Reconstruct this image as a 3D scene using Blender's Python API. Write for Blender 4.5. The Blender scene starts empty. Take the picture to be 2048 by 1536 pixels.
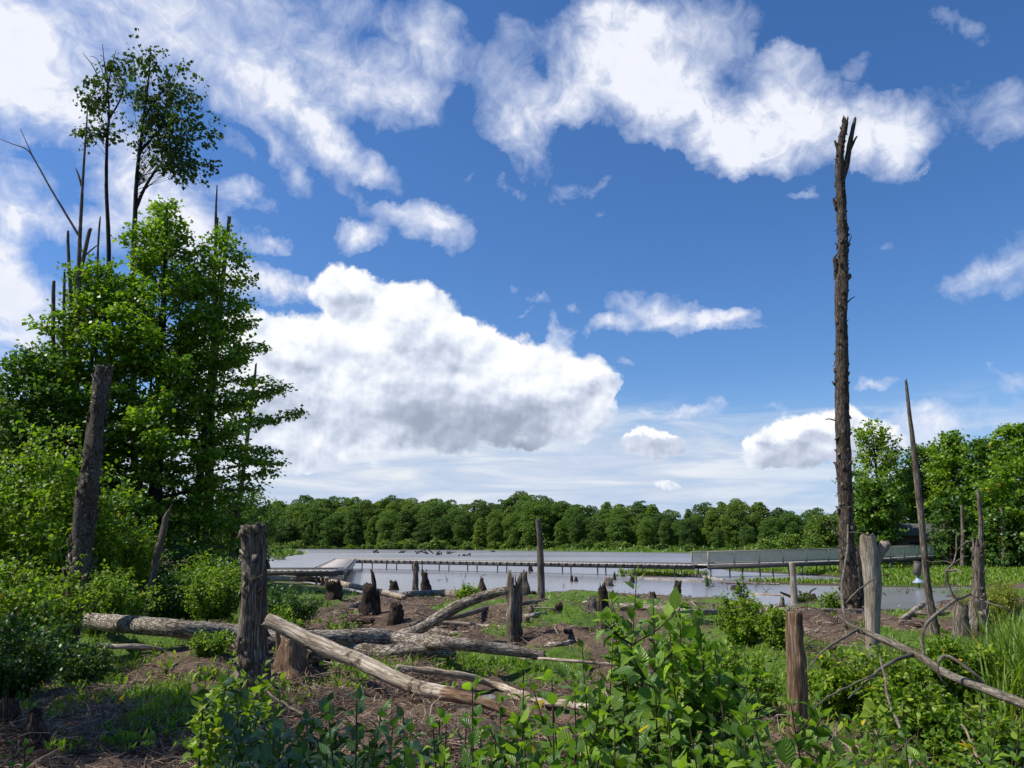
import bpy, math, random
import numpy as np
from mathutils import Vector, Matrix

scene = bpy.context.scene
COL = scene.collection
R = math.radians
RNG = np.random.default_rng(7)
random.seed(7)

# ------------------------------------------------------------------ camera
F = 1541.0                     # focal length in pixels of a 2048 px wide picture
CAM_H = 2.4                    # eye height above the water of the pond
PITCH = math.atan((1088 - 768) / F)
CP, SP = math.cos(PITCH), math.sin(PITCH)

cam_data = bpy.data.cameras.new("camera")
cam = bpy.data.objects.new("camera", cam_data)
COL.objects.link(cam)
cam.location = (0, 0, CAM_H)
cam.rotation_euler = (math.pi / 2 + PITCH, 0, 0)
cam_data.sensor_width = 36
cam_data.lens = 36 * F / 2048
cam_data.clip_start = 0.05
cam_data.clip_end = 6000
scene.camera = cam

def ray(px, py):
    dx, dy = (px - 1024) / F, (768 - py) / F
    return np.array([dx, CP - SP * dy, SP + CP * dy])

def at(px, py, Y):
    """the world point that stands Y metres ahead on the line of sight"""
    d = ray(px, py)
    return np.array([0, 0, CAM_H]) + d * (Y / d[1])

def on(px, py, z=0.3):
    """the world point at height z"""
    d = ray(px, py)
    return np.array([0, 0, CAM_H]) + d * ((z - CAM_H) / d[2])

def mpp(px, py, Y):
    """metres per pixel (2048 px picture) at distance Y"""
    return (Y / ray(px, py)[1]) / F

# sun
SUN_AZ, SUN_EL = R(-94), R(53)         # left of the view, high
sun_dir = np.array([math.sin(SUN_AZ) * math.cos(SUN_EL), math.cos(SUN_AZ) * math.cos(SUN_EL), math.sin(SUN_EL)])

# ------------------------------------------------------------------ render
scene.render.engine = "CYCLES"
scene.view_settings.view_transform = "Standard"
scene.view_settings.look = "None"
scene.view_settings.gamma = 1
scene.view_settings.exposure = 0.28
scene.cycles.max_bounces = 8
scene.cycles.transparent_max_bounces = 24
scene.cycles.transmission_bounces = 4
scene.cycles.diffuse_bounces = 3
scene.cycles.glossy_bounces = 3
scene.cycles.use_denoising = True
scene.cycles.sample_clamp_indirect = 6

# ------------------------------------------------------------------ node helper
class NT:
    def __init__(self, tree):
        self.t = tree
    def n(self, typ, **kw):
        nd = self.t.nodes.new(typ)
        for k, v in kw.items():
            if k.startswith("i_"):
                key = k[2:]
                key = int(key) if key.isdigit() else key.replace("_", " ")
                nd.inputs[key].default_value = v
            else:
                setattr(nd, k, v)
        return nd
    def l(self, a, b):
        self.t.links.new(a, b)
    def math(self, op, a, b=None, c=None, clamp=False):
        nd = self.t.nodes.new("ShaderNodeMath"); nd.operation = op; nd.use_clamp = clamp
        for i, v in enumerate((a, b, c)):
            if v is None: continue
            if isinstance(v, (int, float)): nd.inputs[i].default_value = v
            else: self.l(v, nd.inputs[i])
        return nd.outputs[0]
    def vmath(self, op, a, b=None):
        nd = self.t.nodes.new("ShaderNodeVectorMath"); nd.operation = op
        for i, v in enumerate((a, b)):
            if v is None: continue
            if isinstance(v, (tuple, list)): nd.inputs[i].default_value = v
            elif isinstance(v, (int, float)): nd.inputs["Scale"].default_value = v
            else: self.l(v, nd.inputs[i])
        return nd.outputs[0]
    def ramp(self, fac, stops, interp="LINEAR"):
        nd = self.t.nodes.new("ShaderNodeValToRGB")
        cr = nd.color_ramp; cr.interpolation = interp
        while len(cr.elements) < len(stops): cr.elements.new(0.5)
        for e, (p, c) in zip(cr.elements, stops):
            e.position = p
            e.color = (c, c, c, 1) if isinstance(c, (int, float)) else (*c, 1)
        self.l(fac, nd.inputs[0])
        return nd.outputs[0]
    def mix(self, fac, a, b, blend="MIX"):
        nd = self.t.nodes.new("ShaderNodeMix"); nd.data_type = "RGBA"; nd.blend_type = blend
        for i, v in ((0, fac), (6, a), (7, b)):
            if isinstance(v, (int, float)): nd.inputs[i].default_value = v
            elif isinstance(v, (tuple, list)): nd.inputs[i].default_value = (*v[:3], 1)
            else: self.l(v, nd.inputs[i])
        return nd.outputs[2]
    def noise(self, vec, scale, detail=4, rough=0.5, dist=0.0, dim="3D"):
        nd = self.t.nodes.new("ShaderNodeTexNoise"); nd.noise_dimensions = dim
        nd.inputs["Scale"].default_value = scale
        nd.inputs["Detail"].default_value = detail
        nd.inputs["Roughness"].default_value = rough
        nd.inputs["Distortion"].default_value = dist
        if vec is not None: self.l(vec, nd.inputs["Vector"])
        return nd
    def mapr(self, v, a, b, c=0.0, d=1.0, smooth=True):
        nd = self.t.nodes.new("ShaderNodeMapRange")
        nd.interpolation_type = "SMOOTHSTEP" if smooth else "LINEAR"
        for i, x in enumerate((a, b, c, d)): nd.inputs[i + 1].default_value = x
        self.l(v, nd.inputs[0])
        return nd.outputs[0]
# ------------------------------------------------------------------ sky: Nishita sky with procedural clouds
# each cloud: centre, radii (as the sight line's bearing and height), tilt, weight
SOFT = [
 (90,70,330,180,18,1.0),(60,190,230,90,22,.9),(350,60,300,150,18,.85),(180,215,170,70,20,.5),(540,30,190,80,10,.55),(610,110,140,70,20,.25),(-150,120,330,260,10,.8),
 (735,165,140,95,15,.95),(850,95,105,125,10,.9),(700,30,130,70,0,.45),(820,200,80,40,0,.4),
 (545,165,80,85,30,.9),(615,235,115,75,50,.95),(680,295,110,60,40,.85),(745,345,80,42,25,.85),(650,215,60,50,0,.4),
 (590,350,90,40,50,.5),(545,285,60,35,40,.55),(470,215,90,40,30,.4),(480,300,70,30,40,.35),(690,380,160,22,30,.25),
 (265,300,80,100,0,.55),(300,400,170,100,35,.9),(385,440,110,120,30,.75),(225,365,110,70,30,.6),(330,330,120,90,20,.5),
 (50,355,130,45,3,.55),(25,420,130,55,18,.85),(140,455,150,55,10,.8),(10,480,80,60,0,.5),(240,450,100,40,0,.5),
 (10,600,170,120,20,.95),(60,700,160,150,0,.8),(-40,560,140,120,0,.8),(150,600,120,60,10,.4),
 (497,393,72,38,14,.9),(470,380,40,30,0,.3),(540,482,62,25,18,.75),(478,478,45,25,0,.55),(420,490,90,120,0,.5),
 (715,470,60,46,0,1.0),(700,455,40,30,0,.3),(862,452,118,50,8,.95),(900,462,70,36,10,.4),(800,425,50,20,0,.3),
 (1000,130,90,100,0,.36),(1040,60,80,70,0,.25),(1200,90,130,130,0,.75),(1260,150,180,140,25,.9),(1390,60,150,85,0,.6),(1290,40,150,70,0,.5),
 (1400,235,200,100,35,.95),(1330,190,140,90,20,.5),(1560,185,110,95,0,.75),(1600,265,230,95,5,1.1),(1730,255,160,95,10,.8),(1790,300,110,70,0,.7),(1480,300,130,60,10,.6),
 (1850,215,110,50,-10,.33),(1700,140,60,42,0,.32),(1440,120,90,60,0,.45),(1570,110,60,45,0,.3),(1860,270,80,60,0,.3),
 (1060,215,130,80,0,.5),(1030,265,90,58,15,.75),(1060,325,80,48,25,.65),(1130,200,100,60,0,.5),(1150,230,120,45,0,.3),(1290,265,70,30,20,.3),
 (1140,385,50,22,0,.45),(1195,365,50,26,-20,.35),(1010,375,25,18,20,.5),(1040,395,30,16,10,.45),(1190,425,22,14,0,.4),(940,358,20,12,20,.4),(1600,383,60,14,0,.42),(850,245,80,40,0,.25),
 (1985,205,115,80,10,.5),(2040,240,90,60,0,.4),(1935,60,100,45,15,.36),(1880,40,90,25,12,.3),(1960,85,45,45,0,.3),(2010,525,150,85,-22,.72),(1960,555,110,40,-8,.45),(1985,592,90,20,-5,.4),(1850,345,30,14,0,.4),(1770,510,40,16,0,.3),
 (1757,768,60,17,0,.95),(2030,760,80,30,-4,.75),(2000,745,60,20,0,.3),
 (1300,618,100,38,5,.75),(1330,648,200,26,-1,.8),(1455,637,75,28,4,.85),(1210,658,85,24,-3,.75),(1500,660,50,12,8,.4),(1390,625,50,24,0,.4),
 (1140,613,26,16,0,.7),(1072,600,32,13,0,.6),(1045,620,24,10,0,.5),(1025,575,18,25,-40,.3),(1245,733,30,12,0,.35),(1345,668,30,14,0,.2),
 (1120,705,30,60,-10,1.0),(1104,655,13,40,-8,.8),(1130,672,18,22,0,.6),
 (520,565,120,48,8,.95),(600,585,90,36,18,.85),(470,560,80,70,0,.7),
 (1390,828,75,16,-4,.7),(1440,803,35,14,0,.45),(1480,845,40,14,0,.4),(1290,832,22,12,0,.5),(1560,815,55,14,0,.3),(1480,870,70,22,0,.45),
 (1850,835,110,34,0,.75),(1960,850,170,70,0,.85),(1820,880,100,45,0,.6),(1760,830,40,18,0,.4),
 (1170,905,75,22,0,.6),(1200,930,130,26,0,.4),
]
CUM = [
 (750,605,140,70,14,1.1),(700,590,80,60,0,.8),(850,640,100,85,20,1.1),(780,690,150,95,10,.9),(880,690,80,70,0,.6),(660,610,60,60,0,.4),
 (600,740,230,120,10,1.0),(760,770,220,130,0,.9),(900,780,200,130,0,.9),(1010,760,160,100,0,.9),(1120,760,140,80,0,.9),(1110,830,140,70,0,.95),(970,685,100,52,10,.85),
 (585,690,130,62,10,.85),(520,840,180,140,0,.8),(700,850,200,100,0,.8),(1190,770,60,40,0,.6),(1140,810,100,70,0,.5),(960,840,200,70,0,.8),(440,720,160,120,0,.7),
 (1150,760,50,36,0,.3),
 (1290,886,62,26,0,1.1),(1268,882,40,24,0,.5),(1340,888,42,24,0,1.0),(1305,905,60,18,0,.5),
 (1620,885,130,58,-8,1.1),(1660,850,70,50,0,1.0),(1575,868,60,52,0,.9),(1640,905,170,40,0,.8),(1735,885,95,55,0,.9),(1530,905,60,36,0,.7),(1700,840,40,40,0,.5),
 (1338,968,26,18,0,.9),(1310,972,50,14,0,.5),(1060,895,60,14,0,.3),
]
DARK = [
 (965,885,190,46,3,.95),(900,840,120,60,20,.6),(800,815,80,60,20,.75),(985,815,110,50,10,.5),(1010,870,120,40,0,.4),(650,925,240,30,2,.55),(1060,900,130,22,0,.5),
 (560,730,60,45,0,.4),(640,810,80,40,0,.3),(1050,830,60,50,30,.3),(860,700,110,50,0,.25),(770,730,90,40,0,.2),(520,830,110,70,0,.4),(470,870,150,70,0,.4),
 (700,690,50,30,20,.25),(930,740,60,40,0,.3),(1090,790,60,26,0,.25),(1170,850,60,24,0,.2),
 (1610,930,170,20,0,.6),(1740,920,80,26,0,.4),(1580,895,40,24,0,.2),(1320,910,60,12,0,.35),(60,640,160,110,0,.35),(20,760,140,90,0,.5),(1115,712,24,20,0,.25),
 (100,40,120,50,20,.12),(300,160,150,40,15,.12),(1310,160,100,30,10,.1),(1700,330,200,30,0,.12),
]
def az_el(px, py):
    d = ray(px, py); d = d / np.linalg.norm(d)
    return math.degrees(math.atan2(d[0], d[1])), math.degrees(math.asin(d[2]))

world = bpy.data.worlds.new("World")
scene.world = world
world.use_nodes = True
wt = world.node_tree
wt.nodes.clear()
W = NT(wt)
out = W.n("ShaderNodeOutputWorld")
bg = W.n("ShaderNodeBackground"); bg.inputs["Strength"].default_value = 0.1
W.l(bg.outputs[0], out.inputs[0])
sky = W.n("ShaderNodeTexSky", sky_type="NISHITA", sun_disc=False)
sky.sun_elevation = SUN_EL
sky.sun_rotation = SUN_AZ
sky.altitude = 0.0
sky.air_density = 1.0; sky.dust_density = 0.6; sky.ozone_density = 3.0

tc = W.n("ShaderNodeTexCoord")
D = W.vmath("NORMALIZE", tc.outputs["Generated"])
sep = W.n("ShaderNodeSeparateXYZ"); W.l(D, sep.inputs[0])
DEG = 180 / math.pi
az = W.math("MULTIPLY", W.math("ARCTAN2", sep.outputs[0], sep.outputs[1]), DEG)
el = W.math("MULTIPLY", W.math("ARCSINE", sep.outputs[2]), DEG)
comb = W.n("ShaderNodeCombineXYZ"); W.l(az, comb.inputs[0]); W.l(el, comb.inputs[1])
AE = comb.outputs[0]

def warped(amp1, sc1, amp2, sc2, off):
    o = W.vmath("ADD", D, (off, off * 1.7, off * .6))
    a = W.noise(o, sc1, 2, 0.5); b = W.noise(o, sc2, 5, 0.62)
    va = W.vmath("SCALE", W.vmath("SUBTRACT", a.outputs["Color"], (.5, .5, .5)), amp1)
    vb = W.vmath("SCALE", W.vmath("SUBTRACT", b.outputs["Color"], (.5, .5, .5)), amp2)
    # keep the warp inside the az/el plane
    v = W.vmath("MULTIPLY", W.vmath("ADD", va, vb), (1, 1, 0))
    return W.vmath("ADD", AE, v)

def blobs(lst, vec, grow):
    acc = None
    for (px, py, rx, ry, rot, w) in lst:
        a0, e0 = az_el(px, py)
        a1, e1 = az_el(px + 10, py); a2, e2 = az_el(px, py - 10)
        kx = abs(a1 - a0) / 10; ky = abs(e2 - e0) / 10
        m = W.n("ShaderNodeMapping", vector_type="TEXTURE")
        m.inputs["Location"].default_value = (a0, e0, 0)
        m.inputs["Rotation"].default_value = (0, 0, -R(rot))
        m.inputs["Scale"].default_value = (rx * kx * grow, ry * ky * grow, 1)
        W.l(vec, m.inputs[0])
        g = W.n("ShaderNodeTexGradient", gradient_type="SPHERICAL"); W.l(m.outputs[0], g.inputs[0])
        acc = W.math("MULTIPLY", g.outputs["Fac"], w) if acc is None else W.math("MULTIPLY_ADD", g.outputs["Fac"], w, acc)
    return acc

ws = warped(1.6, 7.0, 3.4, 20.0, 0.0)
wc = warped(1.0, 9.0, 2.2, 30.0, 3.1)
S = blobs(SOFT, ws, 1.04)
C = blobs(CUM, wc, 1.06)
Cd = blobs(CUM, W.vmath("ADD", wc, (0.35, -0.85, 0)), 1.06)
K = blobs(DARK, wc, 1.2)

# wispy layer
n1 = W.noise(D, 8.0, 9, 0.6, 0.8)
n2 = W.noise(W.vmath("ADD", D, (4, 2, 7)), 30.0, 7, 0.62, 0.9)
nn = W.math("ADD", W.math("MULTIPLY_ADD", n1.outputs["Fac"], 2.3, -1.15), W.math("MULTIPLY_ADD", n2.outputs["Fac"], 1.3, -0.65))
sd = W.math("MULTIPLY_ADD", W.math("MULTIPLY_ADD", S, 0.74, 0.34), nn, W.math("MULTIPLY", S, 0.88))
sd = W.math("MULTIPLY", sd, W.mapr(S, 0.02, 0.25))
sa = W.mapr(sd, 0.08, 1.12, smooth=False)
sa = W.math("POWER", sa, 0.85)
# low streaky veil near the horizon
st = W.n("ShaderNodeCombineXYZ")
W.l(W.math("MULTIPLY", az, 0.085), st.inputs[0]); W.l(W.math("MULTIPLY", el, 0.62), st.inputs[1])
n3 = W.noise(st.outputs[0], 1.0, 7, 0.58, 0.7)
vz = W.mapr(el, 12.5, 6.5)
vz = W.math("MULTIPLY", vz, W.mapr(az, 34.0, 8.0, 0.45, 1.0))
vd = W.mapr(W.math("MULTIPLY_ADD", vz, 0.46, n3.outputs["Fac"]), 0.56, 0.90)
vd = W.math("MULTIPLY", vd, vz)
haze = W.math("MULTIPLY", W.mapr(el, 13.0, 0.0), 0.75)

# heaped clouds
off = (1, 5, 3)
c1 = W.noise(W.vmath("ADD", D, off), 15.0, 9, 0.53)
c2 = W.noise(W.vmath("ADD", D, (off[0] - .010, off[1], off[2] + .016)), 15.0, 5, 0.5)
c4 = W.noise(W.vmath("ADD", D, off), 15.0, 5, 0.5)
c3 = W.noise(W.vmath("ADD", D, (6, 5, 3)), 60.0, 6, 0.58)
cd = W.math("ADD", C, W.math("MULTIPLY_ADD", c1.outputs["Fac"], 0.95, -0.475))
cd = W.math("ADD", cd, W.math("MULTIPLY_ADD", c3.outputs["Fac"], 0.3, -0.15))
cd = W.math("MULTIPLY", cd, W.mapr(C, 0.02, 0.2))
ca = W.mapr(cd, 0.13, 0.46)
relief = W.math("SUBTRACT", c4.outputs["Fac"], c2.outputs["Fac"])
e1 = W.noise(W.vmath("ADD", D, (2, 9, 4)), 40.0, 6, 0.5)
e2 = W.noise(W.vmath("ADD", D, (2 - .004, 9, 4 + .007)), 40.0, 4, 0.5)
fine = W.math("SUBTRACT", e1.outputs["Fac"], e2.outputs["Fac"])
big = W.math("SUBTRACT", Cd, C)
big = W.math("MINIMUM", W.math("MAXIMUM", W.math("MULTIPLY", big, 0.8), -0.26), 0.20)
lit = W.math("MULTIPLY_ADD", relief, 1.5, W.math("MULTIPLY_ADD", fine, 0.7, W.math("ADD", big, 0.84)))
lit = W.math("ADD", lit, W.math("MULTIPLY_ADD", c3.outputs["Fac"], 0.14, -0.07))
lit = W.math("SUBTRACT", lit, W.mapr(cd, 0.7, 2.2, 0.0, 0.22, smooth=False))
dk = W.math("MULTIPLY", K, W.math("MULTIPLY_ADD", c1.outputs["Fac"], 2.4, -0.2))
lit = W.math("SUBTRACT", lit, W.math("MULTIPLY", dk, 0.42), clamp=True)
lit = W.mapr(lit, 0.0, 1.0, 0.10, 1.0, smooth=False)
lit = W.math("ADD", lit, W.math("MULTIPLY_ADD", e1.outputs["Fac"], 0.16, -0.08))
ccol = W.ramp(lit, [(0.0, (2.5, 2.9, 3.9)), (0.35, (3.9, 4.4, 5.5)), (0.62, (5.8, 6.3, 7.4)), (0.85, (7.7, 8.0, 8.4)), (1.0, (8.5, 8.5, 8.6))])
# the thin layer: thicker is whiter
slit = W.math("SUBTRACT", W.math("ADD", sa, W.math("MULTIPLY_ADD", n2.outputs["Fac"], 0.7, -0.35)), W.math("MULTIPLY", K, 0.6))
scol = W.ramp(slit, [(0.0, (4.6, 5.3, 7.2)), (0.5, (5.9, 6.4, 7.8)), (1.0, (7.3, 7.5, 8.2))])
vcol = W.ramp(W.mapr(n3.outputs["Fac"], 0.3, 0.72), [(0.0, (4.0, 5.0, 6.6)), (0.5, (5.1, 5.8, 7.0)), (1.0, (7.0, 7.3, 7.7))])

# clear sky: a polarised deep blue as the camera saw it, paler towards the sun side
hs = W.n("ShaderNodeHueSaturation"); hs.inputs["Saturation"].default_value = 1.22; hs.inputs["Value"].default_value = 1.0
W.l(sky.outputs[0], hs.inputs["Color"])
base = W.mix(1.0, hs.outputs[0], (0.90, 0.98, 1.16), "MULTIPLY")
c = W.mix(haze, base, (3.1, 4.8, 7.4))
c = W.mix(vd, c, vcol)
c = W.mix(sa, c, scol)
c = W.mix(ca, c, ccol)
W.l(c, bg.inputs["Color"])
world.cycles.sampling_method = "MANUAL"
world.cycles.sample_map_resolution = 1024

sun_data = bpy.data.lights.new("sun", "SUN")
sun_data.energy = 4.8
sun_data.angle = R(0.53)
sun_data.color = (1.0, 0.95, 0.87)
sun = bpy.data.objects.new("sun", sun_data)
COL.objects.link(sun)
sun.rotation_euler = Vector(sun_dir).to_track_quat("Z", "Y").to_euler()
# ------------------------------------------------------------------ mesh helpers
def link_mesh(name, verts, quads=None, tris=None, mat=None, parent=None, uv=None, smooth=True, origin=None, mats=None, fmat=None):
    verts = np.asarray(verts, dtype=np.float64)
    if origin is None: origin = np.zeros(3)
    verts = verts - origin
    me = bpy.data.meshes.new(name)
    q = np.zeros((0, 4), int) if quads is None else np.asarray(quads, int).reshape(-1, 4)
    t = np.zeros((0, 3), int) if tris is None else np.asarray(tris, int).reshape(-1, 3)
    nl = q.size + t.size
    me.vertices.add(len(verts)); me.vertices.foreach_set("co", verts.astype(np.float32).ravel())
    me.loops.add(nl); me.loops.foreach_set("vertex_index", np.concatenate([q.ravel(), t.ravel()]).astype(np.int32))
    npoly = len(q) + len(t)
    me.polygons.add(npoly)
    starts = np.concatenate([np.arange(len(q)) * 4, q.size + np.arange(len(t)) * 3]).astype(np.int32)
    me.polygons.foreach_set("loop_start", starts)
    if smooth: me.polygons.foreach_set("use_smooth", np.ones(npoly, dtype=bool))
    if mats:
        for m in mats: me.materials.append(m)
        if fmat is not None: me.polygons.foreach_set("material_index", np.asarray(fmat, np.int32))
    elif mat: me.materials.append(mat)
    if uv is not None:
        ul = me.uv_layers.new(name="UVMap")
        uv = np.asarray(uv, dtype=np.float32)
        li = np.concatenate([q.ravel(), t.ravel()])
        ul.data.foreach_set("uv", uv[li].ravel())
    me.update(calc_edges=True)
    me.validate()
    o = bpy.data.objects.new(name, me)
    COL.objects.link(o)
    if parent is not None:
        o.parent = parent
    else:
        o.location = origin
    return o

class Geo:
    """collects pieces of one part"""
    def __init__(self): self.v, self.q, self.t, self.u, self.n, self.fm = [], [], [], [], 0, []
    def add(self, v, q=None, t=None, uv=None):
        v = np.asarray(v, float)
        self.v.append(v)
        self.u.append(np.zeros((len(v), 2)) if uv is None else np.asarray(uv, float))
        if q is not None and len(q): self.q.append(np.asarray(q, int) + self.n)
        if t is not None and len(t): self.t.append(np.asarray(t, int) + self.n)
        self.n += len(v)
    def build(self, name, mat, parent=None, origin=None, smooth=True):
        return link_mesh(name, np.concatenate(self.v), np.concatenate(self.q) if self.q else None,
                         np.concatenate(self.t) if self.t else None, mat, parent, np.concatenate(self.u), smooth, origin)

def tag(o, label=None, cat=None, group=None, kind=None):
    if label: o["label"] = label
    if cat: o["category"] = cat
    if group: o["group"] = group
    if kind: o["kind"] = kind
    return o

def thing(name, label, cat, loc, group=None):
    o = bpy.data.objects.new(name, None); COL.objects.link(o)
    o.location = loc
    o.empty_display_size = 0.2
    return tag(o, label, cat, group)

def copy_thing(src, loc, rotz=0.0, scale=1.0, label=None, group=None):
    c = src.copy(); COL.objects.link(c)
    c.location = loc; c.rotation_euler = (0, 0, rotz)
    c.scale = (scale, scale, scale) if isinstance(scale, (int, float)) else scale
    if label: c["label"] = label
    if group: c["group"] = group
    for ch in src.children:
        d = ch.copy(); COL.objects.link(d); d.parent = c
    return c

def vnoise(u, v, nu, nv, rng):
    """smooth value noise, periodic in u (u, v in 0..1)"""
    g = rng.random((nv + 2, nu))
    x = (u % 1.0) * nu; y = np.clip(v, 0, 1) * nv
    xi = np.floor(x).astype(int); yi = np.floor(y).astype(int)
    fx = x - xi; fy = y - yi
    fx = fx * fx * (3 - 2 * fx); fy = fy * fy * (3 - 2 * fy)
    x0, x1 = xi % nu, (xi + 1) % nu; y1 = np.minimum(yi + 1, nv + 1)
    return (g[yi, x0] * (1 - fx) + g[yi, x1] * fx) * (1 - fy) + (g[y1, x0] * (1 - fx) + g[y1, x1] * fx) * fy - 0.5

def catmull(pts, n):
    pts = np.asarray(pts, float)
    if len(pts) == 2:
        s = np.linspace(0, 1, n)[:, None]
        return pts[0] * (1 - s) + pts[1] * s
    P = np.vstack([2 * pts[0] - pts[1], pts, 2 * pts[-1] - pts[-2]])
    m = len(pts) - 1
    s = np.linspace(0, m, n)
    i = np.minimum(s.astype(int), m - 1); f = (s - i)[:, None]
    p0, p1, p2, p3 = P[i], P[i + 1], P[i + 2], P[i + 3]
    return 0.5 * (2 * p1 + (p2 - p0) * f + (2 * p0 - 5 * p1 + 4 * p2 - p3) * f ** 2 + (3 * p1 - p0 - 3 * p2 + p3) * f ** 3)

def frames(p):
    t = np.gradient(p, axis=0); t /= np.linalg.norm(t, axis=1)[:, None] + 1e-9
    ref = np.array([1.0, 0, 0]) if abs(t[0][0]) < 0.9 else np.array([0, 1.0, 0])
    a = np.zeros_like(p); b = np.zeros_like(p)
    x = np.cross(t[0], ref); x /= np.linalg.norm(x)
    for i in range(len(p)):
        x = x - t[i] * np.dot(x, t[i]); x /= np.linalg.norm(x)
        a[i] = x; b[i] = np.cross(t[i], x)
    return a, b

def tube(pts, rad, n=24, segs=14, rough=0.0, seed=0, jag=0.0, jag0=0.0, ridges=0, caps=True, wob=0.0):
    """a rough round limb along pts; jag: how splintered its upper end is (m)"""
    rng = np.random.default_rng(seed)
    pts = np.asarray(pts, float); rad = np.asarray(rad, float)
    p = catmull(pts, n)
    r = np.interp(np.linspace(0, len(rad) - 1, n), np.arange(len(rad)), rad)
    a, b = frames(p)
    tan = np.cross(a, b)
    L = np.concatenate([[0], np.cumsum(np.linalg.norm(np.diff(p, axis=0), axis=1))])
    u = np.arange(segs + 1) / segs
    U, V = np.meshgrid(u[:-1], L / max(L[-1], 1e-6))
    k = np.ones_like(U)
    if rough:
        lum = max(3, int(L[-1] / max(r.mean() * 5, .02)))
        k += rough * 1.1 * vnoise(U, V, 5, min(lum, 60), rng)
        k += rough * 0.8 * vnoise(U, V, max(6, segs // 3), min(lum * 3, 160), rng)
        k += rough * 0.5 * vnoise(U, V, max(8, segs // 2), min(lum * 8, 300), rng)
        if ridges:
            k += rough * 0.9 * np.abs(vnoise(U, V, ridges, max(2, lum // 2), rng)) * 2 - rough * .3
    if wob:
        cx = wob * vnoise(np.zeros(n), L / L[-1], 1, 8, rng); cy = wob * vnoise(np.zeros(n), L / L[-1], 1, 8, rng)
        p = p + a * cx[:, None] + b * cy[:, None]
    ang = U * 2 * math.pi
    rr = r[:, None] * k
    vs = p[:, None, :] + rr[..., None] * (np.cos(ang)[..., None] * a[:, None, :] + np.sin(ang)[..., None] * b[:, None, :])
    if jag:
        j = rng.random(segs) ** 2 * jag
        j = 0.6 * j + 0.4 * np.roll(j, 1)
        w = np.clip((L - (L[-1] - max(jag * 1.2, r[-1] * 2))) / (max(jag * 1.2, r[-1] * 2)), 0, 1)
        vs = vs + (w[:, None] * (j[None, :] - jag * .5))[..., None] * tan[:, None, :]
    if jag0:
        j = rng.random(segs) ** 2 * jag0
        w = np.clip(1 - L / max(jag0 * 1.5, r[0] * 2), 0, 1)
        vs = vs - (w[:, None] * (j[None, :] - jag0 * .5))[..., None] * tan[:, None, :]
    verts = vs.reshape(-1, 3)
    per = 2 * math.pi * max(r.max(), 1e-4)
    uv = np.stack([(U * per).ravel(), (V * L[-1]).ravel()], 1)
    i = np.arange(n - 1)[:, None] * segs; jx = np.arange(segs)[None, :]
    q = np.stack([i + jx, i + (jx + 1) % segs, i + segs + (jx + 1) % segs, i + segs + jx], -1).reshape(-1, 4)
    tr = None
    if caps:
        # hollowed end: a centre a little below the rim
        top = vs[-1].mean(0) - tan[-1] * (jag * .25)
        bot = vs[0].mean(0) + tan[0] * (jag0 * .25)
        nv = len(verts)
        verts = np.vstack([verts, top, bot])
        uv = np.vstack([uv, [per * .5, L[-1] + .03], [per * .5, -.03]])
        k1 = (n - 1) * segs
        t1 = np.stack([k1 + np.arange(segs), k1 + (np.arange(segs) + 1) % segs, np.full(segs, nv)], 1)
        t2 = np.stack([(np.arange(segs) + 1) % segs, np.arange(segs), np.full(segs, nv + 1)], 1)
        tr = np.vstack([t1, t2])
    return verts, q, tr, uv

def box_geo(g, c, ax, ay, az, hx, hy, hz):
    c = np.asarray(c, float)
    s = np.array([(-1, -1, -1), (1, -1, -1), (1, 1, -1), (-1, 1, -1), (-1, -1, 1), (1, -1, 1), (1, 1, 1), (-1, 1, 1)], float)
    v = c + s[:, :1] * hx * np.asarray(ax) + s[:, 1:2] * hy * np.asarray(ay) + s[:, 2:] * hz * np.asarray(az)
    q = [(0, 3, 2, 1), (4, 5, 6, 7), (0, 1, 5, 4), (1, 2, 6, 5), (2, 3, 7, 6), (3, 0, 4, 7)]
    g.add(v, q)

def unit(v):
    v = np.asarray(v, float)
    return v / (np.linalg.norm(v, axis=-1, keepdims=True) + 1e-9)

# ------------------------------------------------------------------ leaves
# template: rows along the leaf (t, half width, sag), each row left / middle / right
def leaf_template(rows, fold=0.25):
    v, uv = [], []
    for (t, w, z) in rows:
        if w <= 1e-6:
            v += [(0, t, z)]; uv += [(0.5, t)]
        else:
            v += [(-w, t, z + fold * w), (0, t, z), (w, t, z + fold * w)]
            uv += [(0, t), (0.5, t), (1, t)]
    q, tr = [], []
    idx = 0; prev = None
    for (t, w, z) in rows:
        cur = [idx] if w <= 1e-6 else [idx, idx + 1, idx + 2]
        idx += len(cur)
        if prev is not None:
            if len(prev) == 1 and len(cur) == 3:
                tr += [(prev[0], cur[1], cur[0]), (prev[0], cur[2], cur[1])]
            elif len(prev) == 3 and len(cur) == 3:
                q += [(prev[0], prev[1], cur[1], cur[0]), (prev[1], prev[2], cur[2], cur[1])]
            elif len(prev) == 3 and len(cur) == 1:
                tr += [(prev[0], prev[1], cur[0]), (prev[1], prev[2], cur[0])]
        prev = cur
    return np.array(v, float), np.array(q, int).reshape(-1, 4), np.array(tr, int).reshape(-1, 3), np.array(uv, float)

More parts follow.
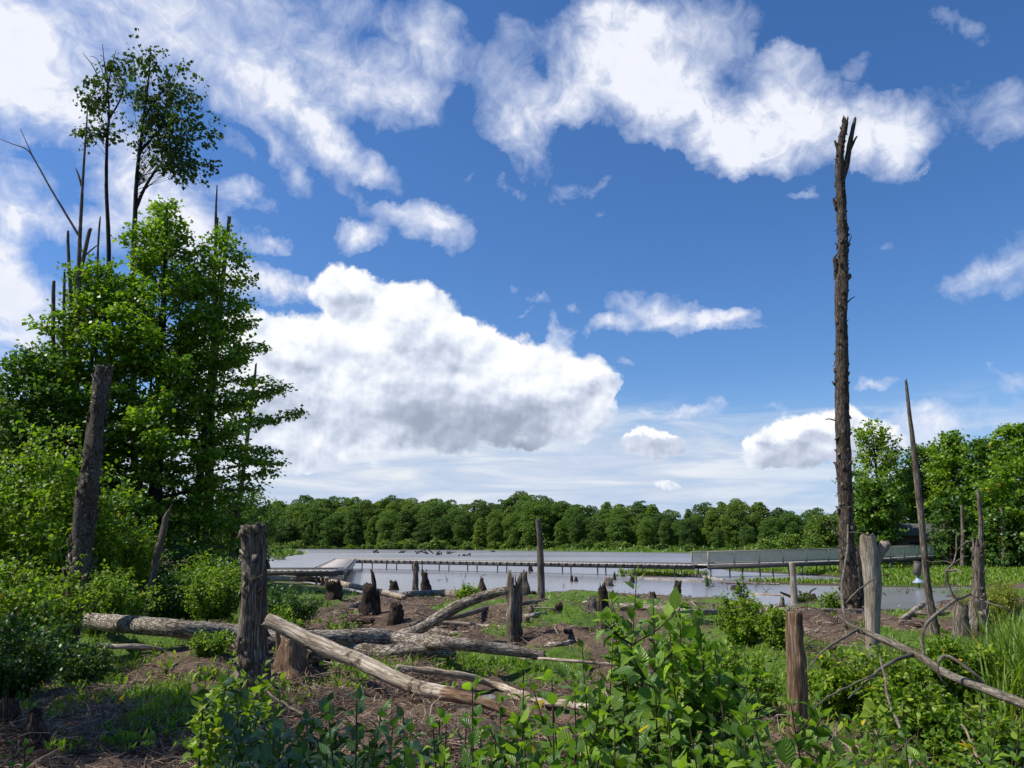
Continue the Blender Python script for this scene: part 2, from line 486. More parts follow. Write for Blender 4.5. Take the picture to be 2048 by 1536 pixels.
LEAF_BIG = leaf_template([(0, 0, 0), (.06, .05, .0), (.2, .22, .02), (.38, .31, .02), (.56, .28, -.01), (.74, .18, -.07), (.9, .07, -.14), (1.0, 0, -.2)], .3)
LEAF_MID = leaf_template([(0, 0, 0), (.3, .28, .02), (.65, .24, -.03), (1.0, 0, -.16)], .3)
LEAF_LANCE = leaf_template([(0, 0, 0), (.3, .10, .05), (.65, .09, .02), (1.0, 0, -.12)], .3)
LEAF_SMALL = (np.array([(0, 0, 0), (-.42, .45, .08), (.42, .45, .08), (0, 1, -.12)], float),
              np.zeros((0, 4), int), np.array([(0, 2, 1), (1, 2, 3)], int), np.array([(.5, 0), (0, .5), (1, .5), (.5, 1)], float))
LEAF_CLUMP = (np.array([(0, -.5, 0), (-.5, -.1, .12), (.5, .05, .1), (-.12, .5, -.08)], float),
              np.zeros((0, 4), int), np.array([(0, 2, 1), (1, 2, 3)], int), np.array([(.5, 0), (0, .5), (1, .5), (.5, 1)], float))
BLADE = (np.array([(-.03, 0, 0), (.03, 0, 0), (-.022, .55, .06), (.022, .55, .06), (0, 1, -.05)], float),
         np.array([(0, 1, 3, 2)], int), np.array([(2, 3, 4)], int), np.array([(0, 0), (1, 0), (0, .5), (1, .5), (.5, 1)], float))

def leaf_geo(g, pos, dirs, nrm, size, tmpl, width=1.0):
    """many leaves at once: each starts at pos, points along dirs, faces nrm"""
    tv, tq, tt, tuv = tmpl
    pos = np.asarray(pos, float); N = len(pos)
    if N == 0: return
    d = unit(dirs)
    n = nrm - d * np.sum(nrm * d, 1, keepdims=True)
    bad = np.linalg.norm(n, axis=1) < 1e-3
    n[bad] = np.cross(d[bad], [1, .3, .2])
    n = unit(n)
    s = np.cross(d, n)
    size = np.broadcast_to(np.asarray(size, float), (N,))[:, None, None]
    width = np.broadcast_to(np.asarray(width, float), (N,))[:, None, None]
    zk = (np.random.default_rng(N).random(N) * 2.6 - .5)[:, None, None]
    v = pos[:, None, :] + size * (width * tv[None, :, 0:1] * s[:, None, :] + tv[None, :, 1:2] * d[:, None, :] + zk * tv[None, :, 2:3] * n[:, None, :])
    m = len(tv)
    off = (np.arange(N) * m)[:, None, None]
    q = (tq[None] + off).reshape(-1, 4) if len(tq) else None
    t = (tt[None] + off).reshape(-1, 3) if len(tt) else None
    g.add(v.reshape(-1, 3), q, t, np.tile(tuv, (N, 1)))

def rnd_dir(rng, n):
    v = rng.normal(size=(n, 3)); return unit(v)
# ------------------------------------------------------------------ materials
def new_mat(name):
    m = bpy.data.materials.new(name); m.use_nodes = True
    m.node_tree.nodes.clear()
    N = NT(m.node_tree)
    out = N.n("ShaderNodeOutputMaterial")
    return m, N, out

def bark_mat(name, dark, mid, light, stretch=7.0, scale=9.0, bump=0.6, contrast=(0.32, 0.68), bits=None, rough=0.9):
    m, N, out = new_mat(name)
    uv = N.n("ShaderNodeUVMap")
    mp = N.n("ShaderNodeMapping"); mp.inputs["Scale"].default_value = (1, 1 / stretch, 1)
    N.l(uv.outputs[0], mp.inputs[0])
    oi = N.n("ShaderNodeObjectInfo")
    off = N.vmath("ADD", mp.outputs[0], N.vmath("SCALE", (3.1, 7.7, 1.3), oi.outputs["Random"])) if False else mp.outputs[0]
    geo = N.n("ShaderNodeNewGeometry")
    a = N.noise(off, scale * 1.7, 8, 0.62, 0.3)
    b = N.noise(off, scale * 5, 5, 0.6, 0.2)
    w = N.noise(geo.outputs["Position"], 1.7, 4, 0.6)
    v = N.n("ShaderNodeTexVoronoi", feature="DISTANCE_TO_EDGE"); v.inputs["Scale"].default_value = scale * 2.2
    warp = N.vmath("ADD", off, N.vmath("SCALE", N.vmath("SUBTRACT", a.outputs["Color"], (.5, .5, .5)), 0.12))
    N.l(warp, v.inputs["Vector"])
    crack = N.mapr(v.outputs["Distance"], 0.0, 0.16)
    h = N.math("MULTIPLY_ADD", b.outputs["Fac"], 0.45, N.math("MULTIPLY", a.outputs["Fac"], 0.75))
    tone = N.mapr(h, contrast[0] + .10, contrast[1] + .10)
    tone = N.math("MULTIPLY", tone, N.math("MULTIPLY_ADD", crack, 0.55, 0.45))
    col = N.ramp(tone, [(0, dark), (0.5, mid), (1, light)])
    col = N.mix(N.mapr(w.outputs["Fac"], 0.35, 0.7), col, N.mix(1.0, col, (0.62, 0.58, 0.52), "MULTIPLY"))
    if bits:
        bc, lo, hi = bits
        w2 = N.noise(geo.outputs["Position"], 3.1, 5, 0.65)
        col = N.mix(N.mapr(w2.outputs["Fac"], lo, hi), col, N.mix(b.outputs["Fac"], bc, tuple(x * .5 for x in bc)))
    p = N.n("ShaderNodeBsdfPrincipled"); p.inputs["Roughness"].default_value = rough
    p.inputs["Specular IOR Level"].default_value = 0.2
    N.l(col, p.inputs["Base Color"])
    bp = N.n("ShaderNodeBump"); bp.inputs["Strength"].default_value = bump; bp.inputs["Distance"].default_value = 0.03
    N.l(N.math("MULTIPLY_ADD", crack, 0.7, h), bp.inputs["Height"])
    N.l(bp.outputs[0], p.inputs["Normal"])
    N.l(p.outputs[0], out.inputs[0])
    return m

def leaf_mat(name, c0, c1, c2, trans=0.35, rough=0.5, spec=0.4, veins=False, tcol=None, patch=0.0):
    m, N, out = new_mat(name)
    geo = N.n("ShaderNodeNewGeometry")
    rv = geo.outputs["Random Per Island"]
    col = N.ramp(rv, [(0.0, c0), (0.55, c1), (0.9, c2), (0.99, tuple(min(1, x * 1.25) for x in c2)), (0.994, (c2[0] * 2.4, c2[1] * 1.35, c2[2])), (1.0, (c2[0] * 2.2, c2[1] * .8, c2[2]))])
    w = N.noise(geo.outputs["Position"], 1.3 if not veins else 3.0, 3, 0.5)
    col = N.mix(N.mapr(w.outputs["Fac"], 0.35, 0.7), col, N.mix(1.0, col, (1.25, 1.12, 0.7), "MULTIPLY"))
    if patch:
        oi = N.n("ShaderNodeObjectInfo")
        tint = N.ramp(oi.outputs["Random"], [(0, (1 - patch, 1 - patch * .9, 1 - patch * .6)), (.5, (1, 1, 1)), (1, (1 + patch * 1.1, 1 + patch * .7, 1))])
        col = N.mix(1.0, col, tint, "MULTIPLY")
    p = N.n("ShaderNodeBsdfPrincipled")
    p.inputs["Roughness"].default_value = rough; p.inputs["Specular IOR Level"].default_value = spec
    if veins:
        uv = N.n("ShaderNodeUVMap"); sx = N.n("ShaderNodeSeparateXYZ"); N.l(uv.outputs[0], sx.inputs[0])
        ax = N.math("ABSOLUTE", N.math("SUBTRACT", sx.outputs[0], 0.5))
        vv = N.math("SUBTRACT", sx.outputs[1], N.math("MULTIPLY", ax, 0.55))
        s = N.math("ABSOLUTE", N.math("SINE", N.math("MULTIPLY", vv, 24.0)))
        side = N.mapr(s, 0.0, 0.35)
        mid = N.mapr(ax, 0.0, 0.05)
        vein = N.math("MULTIPLY", side, mid)
        col = N.mix(vein, N.mix(0.35, col, (0.22, 0.30, 0.08)), col)
        bp = N.n("ShaderNodeBump"); bp.inputs["Strength"].default_value = 0.5; bp.inputs["Distance"].default_value = 0.004
        N.l(s, bp.inputs["Height"]); N.l(bp.outputs[0], p.inputs["Normal"])
    N.l(col, p.inputs["Base Color"])
    tr = N.n("ShaderNodeBsdfTranslucent")
    tc_ = N.mix(1.0, col, tcol or (1.5, 1.65, 0.55), "MULTIPLY")
    N.l(tc_, tr.inputs["Color"])
    mx = N.n("ShaderNodeMixShader"); mx.inputs[0].default_value = trans
    N.l(p.outputs[0], mx.inputs[1]); N.l(tr.outputs[0], mx.inputs[2])
    N.l(mx.outputs[0], out.inputs[0])
    return m

M = {}
M["snag_dark"] = bark_mat("snag_dark", (.03, .022, .017), (.12, .095, .073), (.26, .215, .175), stretch=4.0, scale=7, bump=0.9, bits=((.30, .26, .21), .66, .74))
M["snag_grey"] = bark_mat("snag_grey", (.06, .046, .035), (.21, .172, .137), (.39, .335, .275), stretch=6, scale=8, bump=0.8)
M["snag_pale"] = bark_mat("snag_pale", (.12, .095, .07), (.30, .255, .20), (.42, .37, .30), stretch=12, scale=10, bump=0.5, contrast=(.22, .6))
M["rough_bark"] = bark_mat("rough_bark", (.06, .046, .036), (.225, .186, .15), (.42, .36, .30), stretch=1.6, scale=16, bump=1.0)
M["stump_wood"] = bark_mat("stump_wood", (.06, .046, .035), (.25, .205, .16), (.52, .45, .36), stretch=14, scale=12, bump=0.9, bits=((.40, .34, .26), .6, .72))
M["rotten"] = bark_mat("rotten", (.018, .013, .010), (.095, .066, .048), (.28, .21, .15), stretch=9, scale=12, bump=1.0, bits=((.26, .15, .07), .62, .75))
M["fresh_wood"] = bark_mat("fresh_wood", (.10, .06, .036), (.29, .185, .115), (.47, .36, .25), stretch=16, scale=14, bump=0.6)
M["log_bark"] = bark_mat("log_bark", (.055, .042, .032), (.22, .18, .14), (.52, .46, .38), stretch=3.0, scale=9, bump=0.9, contrast=(.26, .56), bits=((.10, .075, .055), .55, .68))
M["log_bare"] = bark_mat("log_bare", (.10, .075, .055), (.36, .29, .215), (.55, .47, .37), stretch=9, scale=8, bump=0.6, contrast=(.22, .56), bits=((.12, .085, .06), .58, .66))
M["twig"] = bark_mat("twig", (.05, .04, .03), (.20, .165, .13), (.42, .36, .29), stretch=5, scale=30, bump=0.3)
M["branch_grey"] = bark_mat("branch_grey", (.06, .05, .035), (.23, .20, .155), (.42, .38, .31), stretch=5, scale=24, bump=0.5, bits=((.20, .20, .10), .6, .72))
M["trunk_dark"] = bark_mat("trunk_dark", (.012, .010, .008), (.045, .036, .028), (.11, .09, .07), stretch=4, scale=9, bump=0.8)
M["stem"] = bark_mat("stem", (.03, .024, .014), (.085, .066, .04), (.17, .13, .085), stretch=4, scale=30, bump=0.2)
M["stem_green"] = bark_mat("stem_green", (.05, .06, .02), (.10, .11, .04), (.2, .17, .08), stretch=4, scale=30, bump=0.2)

M["maple_leaf"] = leaf_mat("maple_leaf", (0.0607, 0.1345, 0.0160), (0.1215, 0.2239, 0.0213), (0.2228, 0.3405, 0.0333), trans=.40, rough=.45, spec=.35)
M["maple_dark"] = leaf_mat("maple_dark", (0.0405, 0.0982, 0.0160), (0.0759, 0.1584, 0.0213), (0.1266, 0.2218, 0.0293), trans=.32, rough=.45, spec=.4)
M["tall_leaf"] = leaf_mat("tall_leaf", (0.0286, 0.0633, 0.0180), (0.0520, 0.0978, 0.0260), (0.0845, 0.1323, 0.0350), trans=.30, rough=.65, spec=.12)
M["bush_leaf"] = leaf_mat("bush_leaf", (0.0646, 0.1304, 0.0140), (0.1222, 0.2173, 0.0200), (0.2156, 0.3105, 0.0300), trans=.4, rough=.5, spec=.3)
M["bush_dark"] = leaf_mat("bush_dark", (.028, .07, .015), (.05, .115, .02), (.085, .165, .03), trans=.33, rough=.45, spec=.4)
M["gold_leaf"] = leaf_mat("gold_leaf", (.10, .14, .02), (.18, .22, .03), (.28, .30, .045), trans=.4)
M["shrub_leaf"] = leaf_mat("shrub_leaf", (0.0574, 0.1267, 0.0184), (0.1052, 0.2087, 0.0230), (0.1911, 0.3130, 0.0345), trans=.42, rough=.38, spec=.4, veins=True)
M["shrub_shaded"] = leaf_mat("shrub_shaded", (0.0300, 0.0840, 0.0275), (0.0504, 0.1260, 0.0385), (0.0780, 0.1680, 0.0440), trans=.25, rough=.3, spec=.5, veins=True)  # darker, bluer version of shrub_leaf: the shade is put into the leaf colour
M["forest_leaf"] = leaf_mat("forest_leaf", (0.0516, 0.1103, 0.0262), (0.0788, 0.1530, 0.0340), (0.1155, 0.1943, 0.0446), trans=.34, rough=.6, spec=.2, patch=.35)
M["forest_pale"] = leaf_mat("forest_pale", (0.0625, 0.1207, 0.0242), (0.0975, 0.1667, 0.0330), (0.1438, 0.2127, 0.0440), trans=.34, rough=.6, spec=.2, patch=.35)
M["willow"] = leaf_mat("willow", (.07, .14, .02), (.11, .19, .03), (.16, .24, .04), trans=.3)
M["herb"] = leaf_mat("herb", (0.0660, 0.1540, 0.0150), (0.1210, 0.2310, 0.0220), (0.1870, 0.3080, 0.0300), trans=.4)
M["grass"] = leaf_mat("grass", (.075, .15, .015), (.13, .22, .022), (.20, .29, .035), trans=.4)

def straw_mat():
    m, N, out = new_mat("dead_straw")
    geo = N.n("ShaderNodeNewGeometry")
    col = N.ramp(geo.outputs["Random Per Island"], [(0, (.06, .038, .025)), (.45, (.155, .102, .070)), (.8, (.29, .21, .150)), (1.0, (.45, .36, .27))])
    p = N.n("ShaderNodeBsdfPrincipled"); p.inputs["Roughness"].default_value = .85; p.inputs["Specular IOR Level"].default_value = .2
    N.l(col, p.inputs["Base Color"]); N.l(p.outputs[0], out.inputs[0])
    return m
M["straw"] = straw_mat()
M["litter"] = leaf_mat("litter", (.05, .032, .02), (.14, .09, .055), (.28, .20, .13), trans=.1, rough=.8, spec=.2)

def plain(name, col, rough=.7, var=.25, scale=3.0, metal=0.0, bump=0.0):
    m, N, out = new_mat(name)
    geo = N.n("ShaderNodeNewGeometry")
    n = N.noise(geo.outputs["Position"], scale, 6, .6)
    c = N.mix(n.outputs["Fac"], tuple(x * (1 - var) for x in col), tuple(x * (1 + var) for x in col))
    p = N.n("ShaderNodeBsdfPrincipled"); p.inputs["Roughness"].default_value = rough; p.inputs["Metallic"].default_value = metal
    N.l(c, p.inputs["Base Color"])
    if bump:
        b = N.n("ShaderNodeBump"); b.inputs["Strength"].default_value = bump; b.inputs["Distance"].default_value = .02
        N.l(n.outputs["Fac"], b.inputs["Height"]); N.l(b.outputs[0], p.inputs["Normal"])
    N.l(p.outputs[0], out.inputs[0])
    return m
M["deck"] = plain("deck", (.42, .375, .345), .8, .25, 2.0)
M["deck_dark"] = plain("deck_dark", (.07, .065, .055), .8, .3, 2.0)
M["rail_wood"] = plain("rail_wood", (.27, .26, .21), .8, .2, 2.0)
M["steel"] = plain("steel", (.12, .12, .12), .6, .3, 2.0)
M["hut_wall"] = plain("hut_wall", (.07, .06, .05), .8, .3, 2.0)
M["hut_roof"] = plain("hut_roof", (.08, .085, .08), .8, .2, 1.0)
M["hut_glass"] = plain("hut_glass", (.02, .025, .03), .1, .1, 1.0)
M["galv"] = plain("galv", (.26, .31, .37), .6, .1, 3.0, metal=.1)
M["box_wood"] = plain("box_wood", (.10, .08, .068), .8, .3, 8.0)
M["straw_pale"] = bark_mat("straw_pale", (.2,.15,.1), (.42,.33,.22), (.5,.42,.3), stretch=8, scale=20, bump=.2)

def net_mat():
    m, N, out = new_mat("rail_net")
    p = N.n("ShaderNodeBsdfPrincipled"); p.inputs["Base Color"].default_value = (.50, .48, .34, 1); p.inputs["Roughness"].default_value = .7
    t = N.n("ShaderNodeBsdfTransparent")
    uv = N.n("ShaderNodeUVMap")
    n = N.noise(uv.outputs[0], 1.2, 4, .6)
    fac = N.mapr(n.outputs["Fac"], .3, .7, .62, .92)
    mx = N.n("ShaderNodeMixShader"); N.l(fac, mx.inputs[0]); N.l(t.outputs[0], mx.inputs[1]); N.l(p.outputs[0], mx.inputs[2])
    N.l(mx.outputs[0], out.inputs[0])
    return m
M["net"] = net_mat()

def water_mat():
    m, N, out = new_mat("pond_water")
    geo = N.n("ShaderNodeNewGeometry")
    mp = N.n("ShaderNodeMapping"); mp.inputs["Scale"].default_value = (1.0, 1.0, 1.0)
    N.l(geo.outputs["Position"], mp.inputs[0])
    a = N.noise(mp.outputs[0], 2.2, 3, .55, .4)
    b = N.noise(mp.outputs[0], 6.0, 2, .5)
    big = N.noise(mp.outputs[0], .06, 3, .5)
    h = N.math("MULTIPLY_ADD", b.outputs["Fac"], .25, a.outputs["Fac"])
    bp = N.n("ShaderNodeBump"); bp.inputs["Distance"].default_value = .017
    sy = N.n("ShaderNodeSeparateXYZ"); N.l(geo.outputs["Position"], sy.inputs[0])
    open_ = N.mapr(sy.outputs[1], 30.0, 75.0)      # out on the open pond the ripples are too fine to model: rougher instead
    N.l(N.math("MULTIPLY", N.mapr(big.outputs["Fac"], .35, .65, .45, 1.0), N.math("SUBTRACT", 1.0, open_)), bp.inputs["Strength"])
    N.l(h, bp.inputs["Height"])
    p = N.n("ShaderNodeBsdfPrincipled")
    p.inputs["Base Color"].default_value = (.23, .225, .24, 1)
    mp2 = N.n("ShaderNodeMapping"); mp2.inputs["Scale"].default_value = (.012, .035, 1); N.l(geo.outputs["Position"], mp2.inputs[0])
    st = N.noise(mp2.outputs[0], 1.0, 5, .6, .6)
    N.l(N.math("MULTIPLY_ADD", open_, .10, N.mapr(st.outputs["Fac"], .35, .65, .10, .22)), p.inputs["Roughness"])
    p.inputs["IOR"].default_value = 1.333
    N.l(bp.outputs[0], p.inputs["Normal"])
    N.l(p.outputs[0], out.inputs[0])
    return m
M["water"] = water_mat()

def ground_mat():
    m, N, out = new_mat("marsh_ground")
    geo = N.n("ShaderNodeNewGeometry")
    P = geo.outputs["Position"]
    a = N.noise(P, 1.1, 8, .65, .4); b = N.noise(P, 14, 6, .65, .5); c = N.noise(P, 60, 4, .6)
    t = N.math("MULTIPLY_ADD", b.outputs["Fac"], .6, N.math("MULTIPLY_ADD", c.outputs["Fac"], .4, N.math("MULTIPLY", a.outputs["Fac"], .4)))
    col = N.ramp(N.mapr(t, .45, .95), [(0, (.03, .021, .014)), (.45, (.085, .058, .040)), (.8, (.16, .112, .08)), (1, (.25, .185, .135))])
    at_ = N.n("ShaderNodeAttribute", attribute_name="green")
    g2 = N.noise(P, 3.5, 6, .65)
    gm = N.mapr(N.math("ADD", at_.outputs["Fac"], N.math("MULTIPLY_ADD", g2.outputs["Fac"], 1.2, -.6)), .35, .75)
    gcol = N.ramp(b.outputs["Fac"], [(.3, (.045, .08, .014)), (.6, (.085, .15, .02)), (.8, (.13, .19, .035))])
    col = N.mix(gm, col, gcol)
    # wet mud by the water
    sp = N.n("ShaderNodeSeparateXYZ"); N.l(P, sp.inputs[0])
    wet = N.mapr(sp.outputs[2], .10, .0)
    col = N.mix(wet, col, (.055, .042, .032))
    p = N.n("ShaderNodeBsdfPrincipled"); p.inputs["Roughness"].default_value = .9; p.inputs["Specular IOR Level"].default_value = .15
    N.l(col, p.inputs["Base Color"])
    bp = N.n("ShaderNodeBump"); bp.inputs["Strength"].default_value = .9; bp.inputs["Distance"].default_value = .017
    N.l(t, bp.inputs["Height"]); N.l(bp.outputs[0], p.inputs["Normal"])
    N.l(p.outputs[0], out.inputs[0])
    return m
M["ground"] = ground_mat()
# ------------------------------------------------------------------ land and water
def poly_px(lst, z=0.0):
    return np.array([on(px, py, z)[:2] for px, py in lst])

NEAR = np.vstack([poly_px([(-700, 1104), (250, 1108), (410, 1118), (438, 1140), (520, 1154), (620, 1168), (690, 1180), (760, 1190), (840, 1194), (960, 1194), (1060, 1190),
        (1110, 1186), (1200, 1187), (1300, 1194), (1430, 1200), (1520, 1208), (1572, 1216), (1650, 1208), (1690, 1214), (1760, 1220), (1850, 1219), (1892, 1203), (1915, 1184), (2000, 1172), (2300, 1160)]),
        [(60, 20), (60, -30), (-60, -30), (-140, 60)]])
FARL = np.vstack([poly_px([(-500, 1096.0), (400, 1096.5), (640, 1096.8), (900, 1099.5), (1240, 1104.5), (1400, 1106), (1440, 1108), (1500, 1114), (1560, 1122),(1640,1126), (1700, 1120), (2600, 1112)]), [(1400, 600), (4000, 4000), (-4000, 4000), (-1400, 500)]])
MARSH = poly_px([(1430, 1138), (1455, 1130), (1560, 1124), (1720, 1118), (2400, 1108), (2600, 1175), (2000, 1176), (1890, 1172), (1800, 1172), (1740, 1164), (1700, 1156), (1640, 1152), (1560, 1147), (1480, 1143)])
STRIP = poly_px([(1430, 1166), (1520, 1163), (1640, 1165), (1760, 1168), (1900, 1170), (1900, 1176), (1760, 1174), (1640, 1171), (1520, 1168)])
HUM = poly_px([(1238, 1146), (1290, 1139), (1380, 1141), (1422, 1147), (1400, 1153), (1330, 1155), (1265, 1152)])
ISLE = poly_px([(380, 1106), (500, 1103), (575, 1103), (606, 1109), (560, 1114), (480, 1115), (380, 1114)])

def sdist(x, y, poly):
    """distance to the outline, positive inside"""
    p = np.stack([x, y], -1)
    best = np.full(x.shape, 1e9); inside = np.zeros(x.shape, bool)
    n = len(poly)
    for i in range(n):
        a, b = poly[i], poly[(i + 1) % n]
        ab = b - a
        t = np.clip(((p - a) @ ab) / (ab @ ab + 1e-12), 0, 1)
        d = np.hypot(p[..., 0] - a[0] - t * ab[0], p[..., 1] - a[1] - t * ab[1])
        best = np.minimum(best, d)
        c = (a[1] > y) != (b[1] > y)
        xi = a[0] + (y - a[1]) / (b[1] - a[1] + 1e-12) * ab[0]
        inside ^= c & (x < xi)
    return np.where(inside, best, -best)

_gr = np.random.default_rng(3)
_waves = [(_gr.normal(size=2) * f, _gr.random() * 6.28, a) for f, a in [(.25, .05), (.5, .05), (.9, .045), (1.5, .04), (1.7, .035), (2.6, .028), (3.3, .022), (5, .014), (7, .010), (9, .007)] for _ in range(2)]
def hummock(x, y):
    h = np.zeros_like(x)
    for k, ph, a in _waves:
        h = h + a * np.sin(k[0] * x + k[1] * y + ph + 1.3 * np.sin(.7 * k[1] * x - .6 * k[0] * y))
    return h

def ground_h(x, y):
    x = np.asarray(x, float); y = np.asarray(y, float)
    r = np.hypot(x, y)
    wob = 0.5 * np.sin(x * 1.7 + .6 * y) + .35 * np.sin(y * 2.3 - x * 1.1 + 1) + .2 * np.sin(5.1 * x + 2.0 * y)
    dn = sdist(x, y, NEAR) + wob * .5
    df = sdist(x, y, FARL) + wob * 2
    dm = sdist(x, y, MARSH) + wob * .7
    ds = sdist(x, y, STRIP) + wob * .25
    dh = sdist(x, y, HUM) + wob * .4
    di = sdist(x, y, ISLE) + wob * .7
    def rise(d, top, l, bed):
        return np.where(d > 0, top * (1 - np.exp(-np.maximum(d, 0) / l)), -bed * (1 - np.exp(np.minimum(d, 0) / 2.5)))
    h = rise(dn, .30, 1.6, .5)
    hum = hummock(x, y)
    h = h + np.where(dn > 0, 1.35 * hum * np.clip(dn / 2, 0, 1) * np.clip(1.15 - r / 60, .25, 1), 0)
    h = np.maximum(h, rise(df, .55, 4, .5) + np.clip(df / 300, 0, 1) * 6 * (df > 15))
    h = np.maximum(h, rise(dm, .22, 1.5, .5) + np.where(dm > 0, .15 * hum, 0))
    h = np.maximum(h, rise(ds, .12, 1.0, .5)); h = np.maximum(h, rise(dh, .16, 1.0, .5)); h = np.maximum(h, rise(di, .25, 1.5, .5))
    return h

def gz(x, y):
    return float(ground_h(np.array([x]), np.array([y]))[0])

def stand(px, py):
    """the point of the ground seen at a pixel"""
    p = on(px, py, .3)
    for _ in range(6):
        z = gz(p[0], p[1]); p = on(px, py, max(z, 0.0))
    return p

# green cover: ellipses on the ground (centre, radii seen as px)
GREEN = [(1140, 1192, 90, 9), (1300, 1206, 160, 10), (1480, 1212, 120, 10), (1640, 1212, 60, 10), (1130, 1245, 75, 22), (1060, 1268, 50, 12), (905, 1228, 60, 12), (1010, 1275, 40, 12),
         (940, 1325, 110, 14), (1090, 1330, 90, 22), (1250, 1260, 50, 30), (1420, 1260, 90, 30), (1600, 1300, 70, 20), (1500, 1330, 100, 40), (1800, 1330, 120, 30), (1980, 1310, 100, 60), (1850, 1230, 60, 12),
         (700, 1185, 90, 10), (640, 1205, 50, 12), (560, 1200, 80, 40), (350, 1240, 250, 60), (150, 1290, 200, 40), (250, 1320, 120, 25), (420, 1300, 90, 20), (330, 1440, 60, 30), (310, 1390, 50, 18), (390, 1420, 60, 25),
         (100, 1240, 250, 80), (700, 1320, 40, 10), (760, 1350, 60, 14), (1700, 1420, 200, 90), (1980, 1180, 90, 25), (1460, 1240, 60, 20), (1300, 1290, 60, 20), (660, 1290, 40, 12), (1000, 1215, 50, 14), (860, 1185, 40, 8)]
def green_at(x, y):
    g = np.zeros_like(x)
    Yc = np.maximum(y, .5)
    # perspective coordinates of the ellipses are turned into ground ones
    for (px, py, rx, ry) in GREEN:
        c = on(px, py, .25); e = on(px + rx, py, .25); a = on(px, py - ry, .25); b = on(px, min(py + ry, 3000), .25)
        R1 = abs(e[0] - c[0]); R2 = max((a[1] - b[1]) / 2, .3); cy = (a[1] + b[1]) / 2
        d = np.hypot((x - c[0]) / R1, (y - cy) / R2)
        g = np.maximum(g, np.clip(1.5 - d, 0, 1))
    far = np.clip((sdist(x, y, FARL) + 2) / 2, 0, 1); marsh = np.clip((sdist(x, y, MARSH) - .6) / 1, 0, 1)
    isl = np.clip((sdist(x, y, ISLE) - .6) / .8, 0, 1); hm = np.clip((sdist(x, y, HUM) - .5) / .8, 0, 1)
    g = np.maximum.reduce([g, far, marsh, isl, hm])
    g = np.where((np.abs(x) > y * .75 + 3) , np.maximum(g, .6), g)
    return g

def make_ground():
    th = np.concatenate([np.arange(-180, -44, 3.0), np.arange(-44, 44, .22), np.arange(44, 180, 3.0)])
    rr = np.concatenate([[0.0], np.geomspace(.6, 90, 420), np.geomspace(92, 4500, 150)])
    T, Q = np.meshgrid(np.radians(th), rr)
    x = Q * np.sin(T); y = Q * np.cos(T)
    z = ground_h(x, y)
    v = np.stack([x, y, z], -1).reshape(-1, 3)
    nt = len(th); nr = len(rr)
    i = np.arange(nr - 1)[:, None] * nt; j = np.arange(nt)[None, :]
    j1 = (j + 1) % nt
    q = np.stack([i + j, i + j1, i + nt + j1, i + nt + j], -1).reshape(-1, 4)[:, ::-1]
    o = link_mesh("ground", v, q, mat=M["ground"])
    g = green_at(x.ravel(), y.ravel())
    at_ = o.data.attributes.new("green", "FLOAT", "POINT")
    at_.data.foreach_set("value", g.astype(np.float32))
    o["kind"] = "structure"
make_ground()
wv = np.array([(-1600, -20, 0), (1600, -20, 0), (1600, 1500, 0), (-1600, 1500, 0)], float)
water = link_mesh("water", wv, [(0, 1, 2, 3)], mat=M["water"]); water["kind"] = "structure"
# ------------------------------------------------------------------ dead wood
_seed = [100]
def sd():
    _seed[0] += 1
    return _seed[0]

def px_path(pts, Y):
    """pts: (px, py, width px[, extra metres away]) seen at distance Y -> points and radii"""
    P, r = [], []
    for q in pts:
        y = Y + (q[3] if len(q) > 3 else 0)
        P.append(at(q[0], q[1], y)); r.append(q[2] * .5 * mpp(q[0], q[1], y))
    return np.array(P), np.array(r)

def sink(P, r, d=.35, flare=1.0):
    P = P.copy(); low = P[0] - unit(P[1] - P[0]) * d
    low[2] = min(P[0][2], gz(P[0][0], P[0][1])) - d
    return np.vstack([low, P]), np.concatenate([[r[0] * flare], r])

def splinters(g, c, up, rad, n, h, seed, width=.03):
    """thin torn slivers round a broken end"""
    rng = np.random.default_rng(seed)
    for k in range(n):
        a = rng.random() * 6.28
        base = c + np.array([math.cos(a), math.sin(a), 0]) * rad * (.55 + .4 * rng.random()) - up * .08
        hh = h * (.3 + .7 * rng.random())
        tip = base + up * hh + rng.normal(size=3) * hh * .10
        v, q, t, uv = tube([base, base * .5 + tip * .5, tip], [width * (.5 + .5 * rng.random()), width * .45, width * .08], 4, 5, .2, seed + k)
        g.add(v, q, t, uv)

